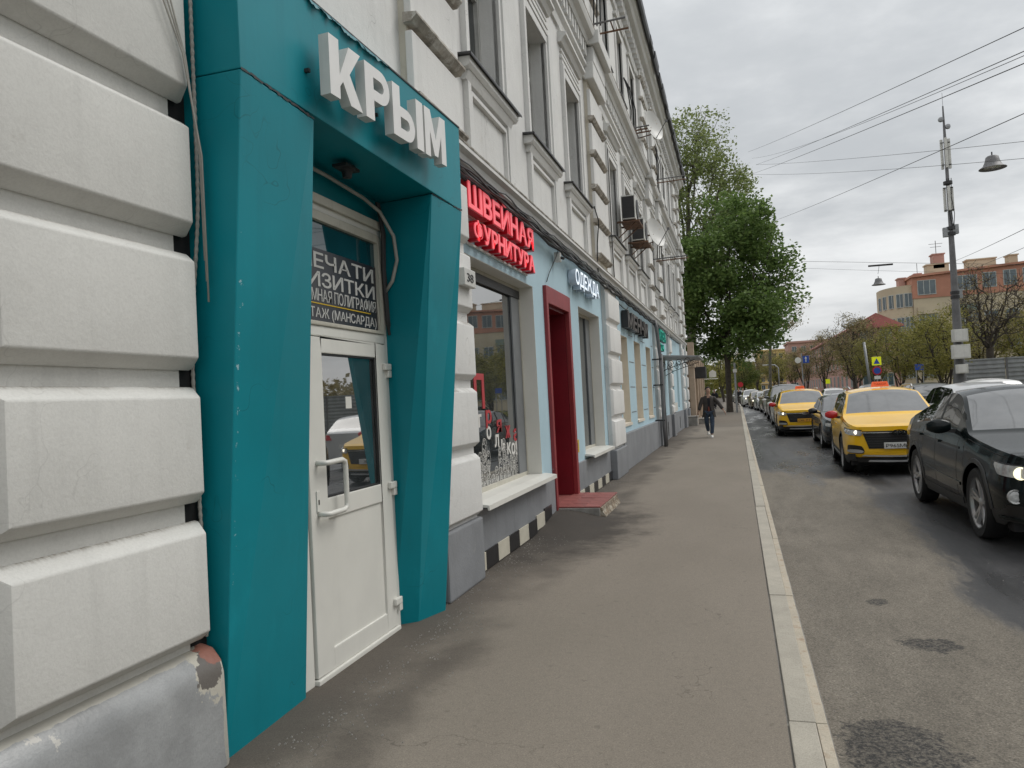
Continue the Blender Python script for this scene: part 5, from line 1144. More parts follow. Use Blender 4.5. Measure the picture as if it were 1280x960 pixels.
# ================================================================ FAR BUILDINGS
M['fcream'] = pm('far_cream_render', (.46, .40, .29), .85, .1, .2, 0); M['forange'] = pm('far_orange_band', (.40, .19, .13), .8, .12, .3, 0)
M['fgreen'] = pm('far_green_panel', (.16, .21, .18), .6, .1, .3, 0); M['fbrick'] = pm('far_pink_brick', (.44, .25, .21), .85, .1, .3, 0)
M['fred'] = pm('far_red_roof', (.38, .12, .11), .6, .15, .3, 0); M['fyellow'] = pm('far_yellow_render', (.58, .42, .17), .85, .1, .2, 0)
M['fglass'] = pm('far_window_glass', (.06, .09, .105), .08, .3, .4, 0, spec=.8); M['fframe'] = pm('far_window_frame', (.38, .41, .40), .6, .1, 1, 0)
def pane_mesh(w, h, cols=2):
    b = MB()
    t = .09
    b.box(-w / 2, w / 2, 0, .14, 0, t); b.box(-w / 2, w / 2, 0, .14, h - t, h)
    for k in range(cols + 1): x = -w / 2 + (w - t) * k / cols; b.box(x, x + t, .0, .14, t, h - t)
    return b.mesh('window', M['fframe']), MB().box(-w / 2 + .02, w / 2 - .02, .05, .12, .02, h - .02).mesh('pane', M['fglass'])
_pm = {}
def far_window(parent, x, y, z, w, h, rz=0, cols=2):
    key = (w, h, cols)
    if key not in _pm: _pm[key] = pane_mesh(w, h, cols)
    a, g_ = _pm[key]; o = bpy.data.objects.new('window', a); C.objects.link(o); o.parent = parent; o.location = Vector((x, y, z)) - parent.location; o.rotation_euler.z = rz
    q = bpy.data.objects.new('pane', g_); C.objects.link(q); q.parent = o
ap = empty('apartment_block', (33, 138, 0), label='large cream apartment block with orange top storey and green glazed bays behind the tall mast', cat='building')
MB().box(27.2, 48, 132, 142, 0, 14.4).build('wall', M['fcream'], ap)
MB().hexa([(27.1, 131.9, 14.4), (48.1, 131.9, 14.4), (48.1, 142, 14.4), (27.1, 142, 14.4), (27.1, 131.9, 17.7), (48.1, 131.9, 18.7), (48.1, 142, 18.7), (27.1, 142, 17.7)]).build('orange_storey', M['forange'], ap)
MB().hexa([(26.8, 131.5, 17.72), (48.4, 131.5, 18.72), (48.4, 142.3, 18.72), (26.8, 142.3, 17.72), (26.8, 131.5, 18.05), (48.4, 131.5, 19.05), (48.4, 142.3, 19.05), (26.8, 142.3, 18.05)]).build('roof', M['forange'], ap)
b = MB(); n = 10; ring_ = [(27.15 - 3.9 * math.sin(math.pi / 2 * k / n), 132.5 + 6 * (1 - math.cos(math.pi / 2 * k / n))) for k in range(n + 1)] + [(23.25, 140), (27.15, 140)]
m = len(ring_); b.add([(x, y, 0) for x, y in ring_] + [(x, y, 16.7) for x, y in ring_], [tuple(range(m)), tuple(range(2 * m - 1, m - 1, -1))] + [(k, (k + 1) % m, (k + 1) % m + m, k + m) for k in range(m)]); b.build('rounded_wing', M['fcream'], ap)
for fl in range(4):
    z = 2.0 + fl * 3.75
    for k in range(5):
        a = math.pi / 2 * (k + .5) / 5.3; far_window(ap, 27.15 - 3.97 * math.sin(a), 132.5 + 6.1 * (1 - math.cos(a)) - .12, z, 1.15, 2.2, rz=-a * .9)
    for x0, x1, gr, nc_ in ((27.8, 30.4, 0, 3), (33.1, 36.1, 1, 3), (36.8, 38.7, 0, 2), (39.6, 41.4, 0, 2), (42.2, 44.4, 1, 3), (44.8, 46.9, 1, 3)):
        zz = z if fl < 3 else 14.9 + (x0 - 27.8) * .045
        far_window(ap, (x0 + x1) / 2, 131.82, zz, x1 - x0, 2.3, cols=nc_)
        if fl < 3 and x1 - x0 > 2: MB().box(x0 - .15, x1 + .15, 131.55, 131.98, zz + 2.4, zz + 3.5).build('balcony_band', M['fgreen' if gr else 'fcream'], ap)
for x0, x1, z0, z1, mt in ((30.2, 33.4, 18.2, 20.0, 'fcream'), (31.2, 32.8, 20.0, 21.6, 'fbrick'), (36, 40, 18.6, 20.2, 'fcream'), (26.0, 27.0, 15.9, 18.2, 'fbrick'), (41.8, 43, 19, 20.4, 'fcream'), (28.4, 29.3, 17.9, 18.7, 'fbrick')):
    MB().box(x0, x1, 136, 138, z0 - .6, z1).box(x0 - .15, x1 + .15, 135.85, 138.15, z1, z1 + .18).build('roof_box', M[mt], ap)
MB().tube([(31.9, 137, 21.6), (31.9, 137, 24)], .06, 4).tube([(30.9, 137, 23.5), (32.9, 137, 23.5)], .04, 4).tube([(31.1, 137, 23), (32.7, 137, 23)], .04, 4).tube([(29, 137, 18), (29, 137, 20.6)], .05, 4).build('roof_antenna', M['galvdark'], ap)
rb = empty('red_roof_house', (17, 120, 0), label='pink brick house with a red pitched roof half hidden by bare street trees', cat='building')
MB().box(13.2, 18, 96, 165, 0, 8.1).build('wall', M['fbrick'], rb)
MB().add([(12.8, 95, 8.1), (12.8, 166, 8.1), (15.6, 166, 9.6), (15.6, 95, 9.6), (18.4, 95, 8.1), (18.4, 166, 8.1), (12.8, 95, 7.9), (12.8, 166, 7.9), (18.4, 95, 7.9), (18.4, 166, 7.9)],
         [(0, 1, 2, 3), (3, 2, 5, 4), (0, 3, 4, 8, 6), (1, 7, 9, 5, 2), (0, 6, 7, 1), (4, 5, 9, 8), (6, 8, 9, 7)]).build('roof', M['fred'], rb)
for fl in range(3):
    for k in range(16): far_window(rb, 13.14, 99 + k * 4.2, 1.2 + fl * 2.5, 1.3, 1.5, rz=-math.pi / 2)
    for k in range(2): far_window(rb, 14.6 + k * 2, 95.9, 1.2 + fl * 2.5, 1.3, 1.5)
yb = empty('yellow_block', (11, 255, 0), label='distant yellow apartment block at the end of the street', cat='building')
MB().box(6.5, 16.2, 250, 262, 0, 13.2).box(6.2, 16.5, 249.7, 262.3, 13.2, 13.6).build('wall', M['fyellow'], yb)
for fl in range(5):
    for k in range(5): far_window(yb, 7.8 + k * 1.85, 249.9, 1.2 + fl * 2.4, 1.1, 1.4)
for k in range(4): MB().box(6.5, 16.2, 249.4, 249.95, 2.95 + k * 2.4, 3.2 + k * 2.4).build('balcony_band', M['fcream'], yb)
ob = empty('brick_block', (18, 225, 0), label='distant pinkish brick block between the yellow block and the red roofed house', cat='building')
MB().box(13.5, 24, 215, 230, 0, 13.2).box(13.2, 24.2, 214.6, 230.3, 13.2, 13.7).build('wall', M['fbrick'], ob)
for fl in range(5):
    for k in range(4): far_window(ob, 15 + k * 2.3, 214.9, 1.2 + fl * 2.4, 1.2, 1.5)
# ================================================================ FENCE, MAST, SIGNS
fe = empty('metal_fence', (15, 45, 0), label='grey horizontally ribbed metal fence behind the far pavement', cat='fence')
def rib_mesh(L, H):
    b = MB(); prof_ = []; z = .12; n = 0
    while z < H - .01:
        prof_ += [(0, z), (0, z + .10), (.05, z + .125), (.05, z + .205)]; z += .23
    k = len(prof_); b.add([(0, -p[0], p[1]) for p in prof_] + [(L, -p[0], p[1]) for p in prof_], [(i, i + 1, i + 1 + k, i + k) for i in range(k - 1)]); return b.mesh('fence_panel', M['galv'], fix=False)
rmesh = rib_mesh(2.38, 2.55); pmesh = MB().box(-.05, .05, -.06, .05, 0, 2.62).mesh('fence_post', M['galvdark'])
for k in range(12):
    for me, dx in ((rmesh, .0), (pmesh, 0)):
        o = bpy.data.objects.new('fence_panel' if me is rmesh else 'fence_post', me); C.objects.link(o); o.parent = fe; o.location = Vector((11.3 + k * 2.42, 46.5 - k * .45, .0)) - fe.location; o.rotation_euler.z = -math.atan2(.45, 2.42)
ma = empty('antenna_mast', (9.55, 38.2, 0), label='tall grey lamp mast carrying mobile antennas and white equipment boxes', cat='mast')
mx, my = 9.55, 38.2
MB().lathe([(.32, 0), (.32, .5), (.27, .52), (.20, 3), (.135, 6.5), (.11, 8.3), (.085, 8.5), (.065, 12.3), (.045, 13.2), (.03, 13.9), (0, 13.9)], 14, c=(mx, my, 0)).build('pole', M['galvdark'], ma, smooth=40)
for z, w, h in ((3.25, .60, .55), (2.5, .70, .62), (1.85, .44, .40)):
    bx_ = MB().box(mx - w / 2 - .02, mx + w / 2 - .02, my - .55, my - .22, z, z + h).build('equipment_box', M['acwhite'], ma, bevel=.02); MB().box(mx - w / 2 + .04, mx + w / 2 - .08, my - .56, my - .549, z + .06, z + h - .06).build('box_door', M['signwhite'], bx_)
MB().box(mx - .2, mx + .2, my - .45, my + .1, .9, 1.3).build('equipment_box', M['galv'], ma)
for z, w in ((11.75, 1.35), (9.7, 1.1)):
    for a in (0, 2.1, 4.2):
        cx, cy = mx + .17 * math.cos(a + .4), my + .17 * math.sin(a + .4); MB().box(cx - .055, cx + .055, cy - .05, cy + .05, z - w / 2, z + w / 2).build('antenna_panel', M['acwhite'], ma, bevel=.02)
    for q in (-.5, .5): MB().tube([(mx - .2, my, z + q), (mx + .2, my, z + q)], .02, 5).build('clamp', M['dark'], ma)
for z in (8.05, 8.3, 5.2, 5.4, 10.35): MB().lathe([(.1, 0), (.19, 0), (.19, .14), (.1, .14)], 10, c=(mx, my, z)).build('collar', M['dark'], ma)
for dx, z in ((-.2, 8.1), (.18, 8.2), (.16, 5.3)): MB().box(mx + dx - .12, mx + dx + .12, my - .1, my + .1, z - .1, z + .32).build('radio_unit', M['galv'], ma, bevel=.01)
for q in range(3): MB().tube([(mx + .1, my - .1, 8.3), (mx + .16 - q * .1, my - .12, 9.0), (mx + .08 - q * .04, my - .1, 9.8), (mx + .12 - q * .1, my - .1, 10.6)], .018, 4).build('feed_cable', M['cable'], ma)
for z, dx in ((13.3, -.12), (12.95, .14)): MB().lathe([(0, -.06), (.1, -.04), (.12, .05), (0, .07)], 10, axis='y', c=(mx + dx, my - .05, z)).build('small_dish', M['galv'], ma)
MB().tube([(mx, my, 13.9), (mx, my, 14.5)], .008, 4).build('lightning_rod', M['dark'], ma)
def disc(b, x, y, z, r, n=20): return b.lathe([(0, -.01), (r, -.01), (r, .01), (0, .01)], n, axis='y', c=(x, y, z))
M['sblue'] = pm('sign_blue', (.02, .07, .35), .5, .03); M['sred'] = pm('sign_red', (.45, .02, .03), .5, .03); M['syel'] = pm('sign_fluorescent', (.72, .75, .02), .5, .03, emit=.12, ecol=(.8, .9, 0))
def noparking(x, y, z, label, top=2.8):
    r = empty('road_sign', (x, y, 0), R(-58), label=label, cat='road sign', group='no parking signs'); x = y = 0
    MB().tube([(x, y, 0), (x, y, z + .35)], .032, 8).build('post', M['galv'], r)
    p = disc(MB(), x, y - .05, z, .30).build('sign_face', M['sred'], r); disc(MB(), x, y - .062, z, .235).build('blue_disc', M['sblue'], p)
    b = MB(); s_ = .2; b.hexa([(x - s_, y - .08, z + s_ - .03), (x - s_ + .04, y - .08, z + s_ + .01), (x + s_, y - .08, z - s_ + .03), (x + s_ - .04, y - .08, z - s_ - .01), (x - s_, y - .074, z + s_ - .03), (x - s_ + .04, y - .074, z + s_ + .01), (x + s_, y - .074, z - s_ + .03), (x + s_ - .04, y - .074, z - s_ - .01)]).build('slash', M['sred'], p)
    MB().box(x - .2, x + .2, y - .06, y - .045, z - .56, z - .34).build('plate', M['upvc'], r); return r
noparking(9.58, 36.0, 2.75, 'no parking sign on a pale post between the mast and the fence')
noparking(10.3, 33.0, 2.95, 'no parking sign on a post in front of the ribbed fence at the right edge')
r = empty('crossing_sign', (8.4, 52, 0), label='fluorescent yellow crossing sign above a small round sign on a thin post', cat='road sign')
MB().tube([(8.4, 52, 0), (8.4, 52, 3.3)], .035, 8).build('post', M['galv'], r)
MB().box(8.13, 8.67, 51.93, 51.96, 2.72, 3.24).build('yellow_panel', M['syel'], r, bevel=.01)
MB().add([(8.22, 51.92, 2.80), (8.58, 51.92, 2.80), (8.40, 51.92, 3.16), (8.22, 51.929, 2.80), (8.58, 51.929, 2.80), (8.40, 51.929, 3.16)], [(0, 1, 2), (5, 4, 3), (0, 3, 4, 1), (1, 4, 5, 2), (2, 5, 3, 0)]).build('pictogram', M['sblue'], r)
p = disc(MB(), 8.4, 51.95, 2.38, .28).build('round_sign', M['sred'], r); disc(MB(), 8.4, 51.93, 2.38, .2).build('blue_disc', M['sblue'], p); MB().box(8.22, 8.58, 51.93, 51.96, 1.85, 2.05).build('plate', M['upvc'], r)
r = empty('blue_road_sign', (7.3, 90, 0), label='blue arrow sign beside a round white sign on one tall post', cat='road sign')
MB().tube([(7.0, 90, 0), (7.0, 90, 5.3)], .06, 6).build('post', M['galv'], r); MB().box(7.1, 7.75, 89.9, 89.94, 4.2, 5.0).build('blue_panel', M['sblue'], r)
MB().box(7.38, 7.46, 89.88, 89.9, 4.3, 4.75).add([(7.28, 89.885, 4.7), (7.56, 89.885, 4.7), (7.42, 89.885, 4.92)], [(0, 1, 2)]).build('arrow', M['upvc'], r); disc(MB(), 6.6, 89.92, 4.55, .33).build('round_sign', M['upvc'], r)
r = empty('triangle_sign', (9.2, 62, 0), label='yellow edged warning sign low among the trees left of the crossing sign', cat='road sign')
MB().tube([(7.42, 70, 0), (7.42, 70, 2.15)], .04, 6).build('post', M['galv'], r); MB().box(7.25, 7.6, 69.93, 69.96, 1.75, 2.15).build('yellow_panel', M['syel'], r)
r = empty('shop_post_sign', (12, 48, 0), label='small blue board on legs under the olive trees left of the mast', cat='sign'); MB().box(10.15, 10.62, 50, 50.06, 2.25, 2.6).build('blue_panel', M['sblue'], r); MB().tube([(10.2, 50.03, 0), (10.2, 50.03, 2.3)], .03, 5).tube([(10.57, 50.03, 0), (10.57, 50.03, 2.3)], .03, 5).build('post', M['galv'], r)
b = MB(); bn_ = empty('green_bin', (12.4, 38, 0), label='dark green metal cabinet in front of the grey fence at the right edge', cat='cabinet'); M['bgreen'] = pm('green_cabinet_paint', (.015, .09, .06), .5, .1)
MB().box(12.3, 13.3, 38, 38.7, .1, 1.75).box(12.25, 13.35, 37.95, 38.75, 1.75, 1.82).build('cabinet_body', M['bgreen'], bn_, bevel=.02); MB().box(12.78, 12.8, 37.985, 38, .2, 1.7).build('door_seam', M['dark'], bn_)
# lamp post on the near pavement, street lamp by the trees
r = empty('street_post', (-.12, 57.5, 0), label='slim pale lamp post beside the dark tree trunk at the kerb', cat='lamp post'); MB().tube([(-.12, 57.5, 0), (-.12, 57.5, 3.6)], .07, 8).build('post', M['galv'], r); MB().box(-.25, .02, 57.4, 57.6, 2.9, 3.15).build('sign_plate', M['upvc'], r)
def street_lamp(x, y, h, label, L=1.2):
    r = empty('street_lamp', (x, y, 0), label=label, cat='street lamp', group='street lamps down the road')
    MB().tube([(x, y, 0), (x, y, h), (x - L * .3, y, h + .35), (x - L, y, h + .4)], .07, 8).build('post', M['galv'], r, smooth=True); MB().box(x - L - .5, x - L, y - .12, y + .12, h + .34, h + .46).build('lamp_head', M['acwhite'], r, bevel=.03)
street_lamp(3.4 + 1.2, 92, 3.9, 'slender pale street lamp above the far end of the car queue'); r = empty('leaning_post', (9.2, 60, 0), label='plain grey post leaning beside the yellow crossing sign', cat='post'); MB().tube([(9.3, 60, 0), (8.95, 60, 4.6)], .09, 8).build('post', M['galv'], r, smooth=True)
# hanging lamps
def hang_lamp(x, y, z, s, label):
    r = empty('hanging_lamp', (x, y, z), label=label, cat='lamp', group='lamps hung on wires over the road')
    MB().lathe([(0, .46), (.13, .46), (.17, .42), (.20, .25), (.26, .08), (.36, .0), (.37, -.02), (.34, -.02), (.24, .05), (0, .06)], 24).build('lamp_shade', M['galvdark'], r, smooth=40, local=True)
    MB().lathe([(0, .0), (.22, .02), (.24, .05), (0, .05)], 20).build('lamp_glass', M['lampglass'], r, local=True); MB().tube([(0, 0, .46), (0, 0, .62)], .02, 5).build('hook', M['dark'], r, local=True); r.scale = (s, s, s * .78)
hang_lamp(7.13, 24, 7.43, .93, 'dark bell shaped lamp hanging on a wire at the upper right'); hang_lamp(7.62, 45, 6.92, .95, 'smaller bell lamp hung on a wire above the crossing sign')
def wire(a, b_, sag, r, label, n=24):
    a, b_ = Vector(a), Vector(b_); pts = [a.lerp(b_, t / n) - Vector((0, 0, sag * 4 * (t / n) * (1 - t / n))) for t in range(n + 1)]
    tag(MB().tube(pts, r * .36, 5).build('overhead_wire', M['cable'], smooth=True), label, 'wire', 'overhead wires')
def beyond(a, b_, k): return tuple(b_[i] + (b_[i] - a[i]) * k for i in range(3))
for a, b_, lab, k, sg, rr in (((1.47, 50, 16.55), (3.38, 10, 5.69), 'topmost overhead wire rising to the upper right', .25, .1, .016), ((1.68, 50, 16.12), (3.37, 10, 5.53), 'second overhead wire just under the topmost one', .25, .35, .012), ((1.9, 50, 15.68), (3.37, 10, 5.42), 'third of the four long wires rising to the right', .25, .1, .016), ((1.53, 50, 15.12), (3.36, 10, 5.28), 'lowest of the four long wires from the tree tops', .25, .1, .018),
    ((1.9, 50, 15.68), (7.27, 22, 7.7), 'upper nearly level wire across the sky', .5, .2, .018), ((1.7, 50, 15.1), (7.25, 22, 7.36), 'lower nearly level wire carrying the near bell lamp', .5, .3, .018), ((2.79, 50, 12.04), (3.99, 12, 5.31), 'steep wire crossing the sky behind the mast', .3, .1, .018),
    ((4.96, 60, 10.9), (16.1, 50, 7.94), 'level wire with a clamp that carries the far bell lamp', .6, .0, .03), ((4.96, 60, 10.4), (16.1, 50, 7.5), 'thin level wire low above the apartment block', .6, .1, .02), ((9.5, 38.2, 6.85), (4.87, 15, 4.19), 'wire from the mast sloping up to the right edge', .4, .05, .016), ((9.5, 38.2, 6.3), (4.87, 15, 3.92), 'lower wire from the mast to the right edge', .4, .1, .012)):
    if k: b_ = beyond(a, b_, k)
    wire(a, b_, sg, rr, lab)
tag(MB().tube([(7.2, 45.2, 8.0), (8.3, 44.6, 7.9)], .05, 6).tube([(7.62, 45, 7.5), (7.7, 45, 7.95)], .012, 4).build('wire_clamp', M['dark']), 'dark clamp where the far bell lamp hangs from its wire', 'clamp')

# ================================================================ TREES
def make_tree(name, loc, label, seed, H, crown, leafmat, barkmat='bark', ncl=150, nleaf=90, lsize=.16, spread=.45, trunk_r=.22, fork=.28, group=None, cat='tree', shape=None, stems=1, limbs=6, twigs=0):
    """crown: (cx,cy,cz,rx,ry,rz) relative to the base; shape(p)->bool keeps cluster points"""
    rs = np.random.RandomState(seed); root = empty(name, loc, label=label, cat=cat, group=group)
    cx, cy, cz, rx, ry, rz = crown; pts = []
    while len(pts) < ncl:
        p = rs.uniform(-1, 1, 3); d = np.linalg.norm(p)
        if d > 1 or (d < .45 and rs.rand() < .7): continue
        lump = .78 + .22 * math.sin(p[0] * 5 + seed) * math.cos(p[2] * 6 + seed * 2) + .12 * math.sin(p[1] * 7)
        if d > lump: continue
        q = np.array([cx + p[0] * rx, cy + p[1] * ry, cz + p[2] * rz])
        if shape and not shape(q): continue
        pts.append(q)
    nodes = []; par = []; 
    lean = rs.uniform(-.12, .12, 2)
    for s_ in range(stems):
        off = rs.uniform(-.3, .3, 2) * (stems > 1); base = len(nodes)
        for k in range(7):
            t = k / 6; nodes.append(np.array([off[0] * (1 + 3 * t) + (lean[0] + cx * .25) * t * t * 2, off[1] * (1 + 3 * t) + lean[1] * t, H * (fork + (.35 if not stems > 1 else .25) * 1) * t])); par.append(-1 if k == 0 else len(nodes) - 2)
    top = len(nodes) - 1; nl = limbs
    for q in range(nl):   # scaffold limbs sweeping up and out
        az = 2 * math.pi * (q + rs.uniform(-.3, .3)) / nl; el = rs.uniform(.35, 1.25) if q else 1.5
        st_ = int(rs.choice([3, 4, 5, 6])) + (7 * int(rs.randint(stems)) if stems > 1 else 0); e_ = np.array([cx + rx * .82 * math.cos(az) * math.cos(el), cy + ry * .82 * math.sin(az) * math.cos(el), cz + rz * (.85 * math.sin(el) - .15)]); s0 = nodes[st_]; last = st_
        for k in range(1, 9):
            t = k / 8; m = s0 + (e_ - s0) * np.array([t ** .85, t ** .85, t ** 1.25 if e_[2] > s0[2] else t]) + rs.normal(0, .07, 3) * (t < 1); nodes.append(m); par.append(last); last = len(nodes) - 1
    order = np.argsort([min(np.linalg.norm(p - n_) for n_ in nodes) for p in pts]); tips = []
    for i in order:
        p = pts[i]; arr = np.array(nodes); ax = p - np.array([cx * .3, cy * .3, cz - rz * .6]); ax /= np.linalg.norm(ax) + 1e-6
        rel = p - arr; L_ = np.linalg.norm(rel, axis=1); along = (rel @ ax) / np.maximum(L_, 1e-6)
        dd = L_ * (1.7 - .9 * along) + (arr[:, 2] < H * fork * .8) * 6
        j = int(np.argmin(dd)); a = nodes[j]; L = np.linalg.norm(p - a); n = max(1, int(L / .8)); last = j
        for k in range(1, n + 1):
            t = k / n; m = a + (p - a) * t + np.array([0, 0, .05 * L * math.sin(math.pi * t)]) + rs.normal(0, .03, 3) * (t < 1); nodes.append(m); par.append(last); last = len(nodes) - 1
        tips.append(last)
    if twigs:
        for i in list(tips):
            for q in range(twigs):
                d = rs.normal(0, 1, 3); d[2] = abs(d[2]) * .8; d /= np.linalg.norm(d); L = rs.uniform(.3, .8); m = nodes[i] + d * L * .5; e_ = m + (d + np.array([0, 0, .3])) * L * .5
                nodes.append(m); par.append(i); nodes.append(e_); par.append(len(nodes) - 2)
    cnt = np.zeros(len(nodes)); 
    for t in tips: cnt[t] += 1
    leaf_ = [i for i in range(len(nodes)) if cnt[i] == 0]
    for i in range(len(nodes) - 1, -1, -1):
        if par[i] >= 0: cnt[par[i]] += cnt[i]
    rad = np.maximum(.009 if twigs else .012, trunk_r * (np.maximum(cnt, .6) / max(1, cnt[0] if stems == 1 else ncl / stems)) ** .5)
    b = MB()
    for i in range(len(nodes)):
        if par[i] >= 0:
            a, c = nodes[par[i]], nodes[i]
            if np.linalg.norm(c - a) > 1e-4: b.tube([a, c], [min(rad[par[i]], rad[i] * 1.35) * (1 if par[i] > 0 else 1.25), rad[i]], 5 if rad[i] > .03 else 3, cap=False)
    tw = []
    b.build('trunk', M[barkmat], root, smooth=True, fix=False, local=True)
    # leaves: small bent quads scattered round twig tips
    P = np.array([nodes[t] for t in tips]); n = len(P) * nleaf
    dens = rs.uniform(.35, 1.6, len(P)); idx_ = rs.choice(len(P), n, p=dens / dens.sum()); sp = spread * rs.uniform(.6, 1.25, len(P))
    Cn = P[idx_] + np.clip(rs.normal(0, 1, (n, 3)), -1.55, 1.55) * sp[idx_][:, None] * np.array([1, 1, .62]); s_ = lsize * rs.uniform(.55, 1.25, n)[:, None]
    u = rs.normal(0, 1, (n, 3)); u[:, 2] *= .5; u /= np.linalg.norm(u, axis=1)[:, None]; w = rs.normal(0, 1, (n, 3)); w -= (w * u).sum(1)[:, None] * u; w /= np.linalg.norm(w, axis=1)[:, None]
    V = np.stack([Cn - u * s_ * .5, Cn + w * s_ * .32, Cn + u * s_ * .55, Cn - w * s_ * .32], 1).reshape(-1, 3)
    me = bpy.data.meshes.new('crown'); me.vertices.add(len(V)); me.vertices.foreach_set('co', V.ravel()); me.loops.add(4 * n); me.loops.foreach_set('vertex_index', np.arange(4 * n)); me.polygons.add(n); me.polygons.foreach_set('loop_start', np.arange(n) * 4); me.polygons.foreach_set('loop_total', np.full(n, 4)); me.update(); me.validate()
    me.materials.append(M[leafmat]); o = bpy.data.objects.new('crown', me); C.objects.link(o); o.parent = root
    return root
make_tree('maple_tree', (-.62, 59, 0), 'big dense green maple leaning over the pavement beyond the white building', 3, 16, (.3, 0, 9.8, 5.9, 5.5, 7.6), 'leaf', ncl=400, nleaf=95, lsize=.29, spread=.60, trunk_r=.22, fork=.16, limbs=9,
          shape=lambda q: q[2] > 3.1 + .25 * abs(q[0] - 3) and (q[0] - .3) < 5.9 - max(0, (q[2] - 9)) * .55 and (q[0] - .3) < 3.2 + .55 * q[2])
make_tree('poplar_tree', (-3.6, 68, 0), 'tall sparse pale green tree rising above the maple beside the roof edge', 8, 27, (1.2, 0, 18.5, 5.6, 5, 10.2), 'leafpale', 'barkpale', limbs=9, twigs=1, ncl=330, nleaf=56, lsize=.27, spread=.62, trunk_r=.42, fork=.35)
make_tree('thin_tree', (-7.5, 60, 0), 'second pale tree crown peeping just over the end of the cornice', 18, 19, (0, 0, 14, 4.4, 4, 5.2), 'leafpale', 'barkpale', ncl=110, nleaf=70, lsize=.24, spread=.5, trunk_r=.25, fork=.35)
make_tree('shrub_tree', (2.9, 74, 0), 'thin bare brownish tree just right of the maple crown', 28, 14, (1.2, 0, 9.2, 2.6, 2.6, 3.6), 'leafbrown', 'barkpale', ncl=80, nleaf=20, lsize=.16, spread=.4, trunk_r=.14, fork=.3)
TG = 'street trees across the road'
protos = {}
specs = {'olive': dict(H=8.5, crown=(0, 0, 5.6, 3.0, 2.8, 3.0), leafmat='leafolive', barkmat='bark', ncl=130, nleaf=62, lsize=.16, spread=.48, trunk_r=.13, fork=.22, stems=2, twigs=1),
         'brown': dict(H=9.5, crown=(0, 0, 6.2, 3.2, 3.0, 3.6), leafmat='leafbrown', barkmat='bark', ncl=150, nleaf=48, lsize=.15, spread=.45, trunk_r=.13, fork=.2, stems=2, twigs=2),
         'bare': dict(H=9.5, crown=(0, 0, 6.6, 3.4, 3.0, 3.0), leafmat='leafbrown', barkmat='bark', ncl=210, nleaf=9, lsize=.12, spread=.4, trunk_r=.24, fork=.26, twigs=4, limbs=8),
         'green': dict(H=8, crown=(0, 0, 5.0, 3.2, 3.0, 3.4), leafmat='leafhedge', barkmat='bark', ncl=110, nleaf=70, lsize=.22, spread=.45, trunk_r=.16, fork=.2)}
TL = [('olive', 9.6, 41.8, .62, 0, 'yellow green bushy tree right behind the mast foot'), ('bare', 13.4, 47.5, .82, 1, 'dark bare tree with crooked branches above the ribbed fence'), ('olive', 12.6, 54, .62, 2, 'olive leaved tree between mast and bare tree'),
      ('olive', 10.8, 57, .66, 3, 'yellow green tree just left of the mast'), ('olive', 12.9, 62, .76, 4, 'yellow green tree behind the blue board'), ('olive', 10.2, 64, .66, 5, 'low olive tree above the crossing sign'), ('brown', 10.4, 73, .86, 6, 'bare brown tree left of the crossing sign'),
      ('bare', 11.2, 82, .9, 0, 'dark forked bare tree before the pink house'), ('brown', 9.6, 92, .85, 2, 'thin brown tree at the corner of the red roofed house'), ('olive', 12.2, 88, .8, 1, 'olive tree in front of the pink brick wall'), ('brown', 8.6, 110, .8, 4, 'distant brown tree beside the blue road sign'),
      ('olive', 17.5, 54, .75, 5, 'greenish tree at the right edge behind the fence'), ('brown', 20.5, 60, .8, 3, 'brown tree far right behind the fence'), ('olive', 17, 68, .75, 2, 'olive tree deep behind the fence'), ('brown', 15.9, 57, .66, 1, 'reddish brown tree beside the dark bare tree'), ('olive', 6.6, 135, .9, 0, 'small olive tree below the yellow block'),
      ('brown', 3.6, 140, .95, 2, 'brownish tree at the end of the street'), ('green', 1.0, 120, .8, 1, 'green tree at the bend above the car queue'), ('olive', -1.8, 112, .9, 3, 'olive tree left of the bend'), ('green', -4.2, 78, .78, 4, 'green tree behind the pavement past the annex'),
      ('olive', -5.2, 66, .62, 5, 'yellow green bush tree beside the hanging sign'), ('brown', .2, 150, 1.0, 5, 'faint brown tree at the far end of the pavement'), ('olive', 10.6, 160, 1.0, 1, 'distant olive tree below the brick block'), ('brown', 7.0, 170, 1.1, 3, 'far brown tree in front of the yellow block'), ('green', -7, 95, 1.0, 2, 'green tree far left behind the annex yard')]
for i, (kd, x, y, sc_, rot, lab) in enumerate(TL):
    if kd not in protos:
        protos[kd] = make_tree('street_tree', (x, y, 0), lab, 40 + i, group=TG, **specs[kd]); o = protos[kd]
    else: o = copy_tree(protos[kd]); o.location = (x, y, 0); o['label'] = lab
    o.scale = (sc_,) * 3; o.rotation_euler.z = rot * 1.1
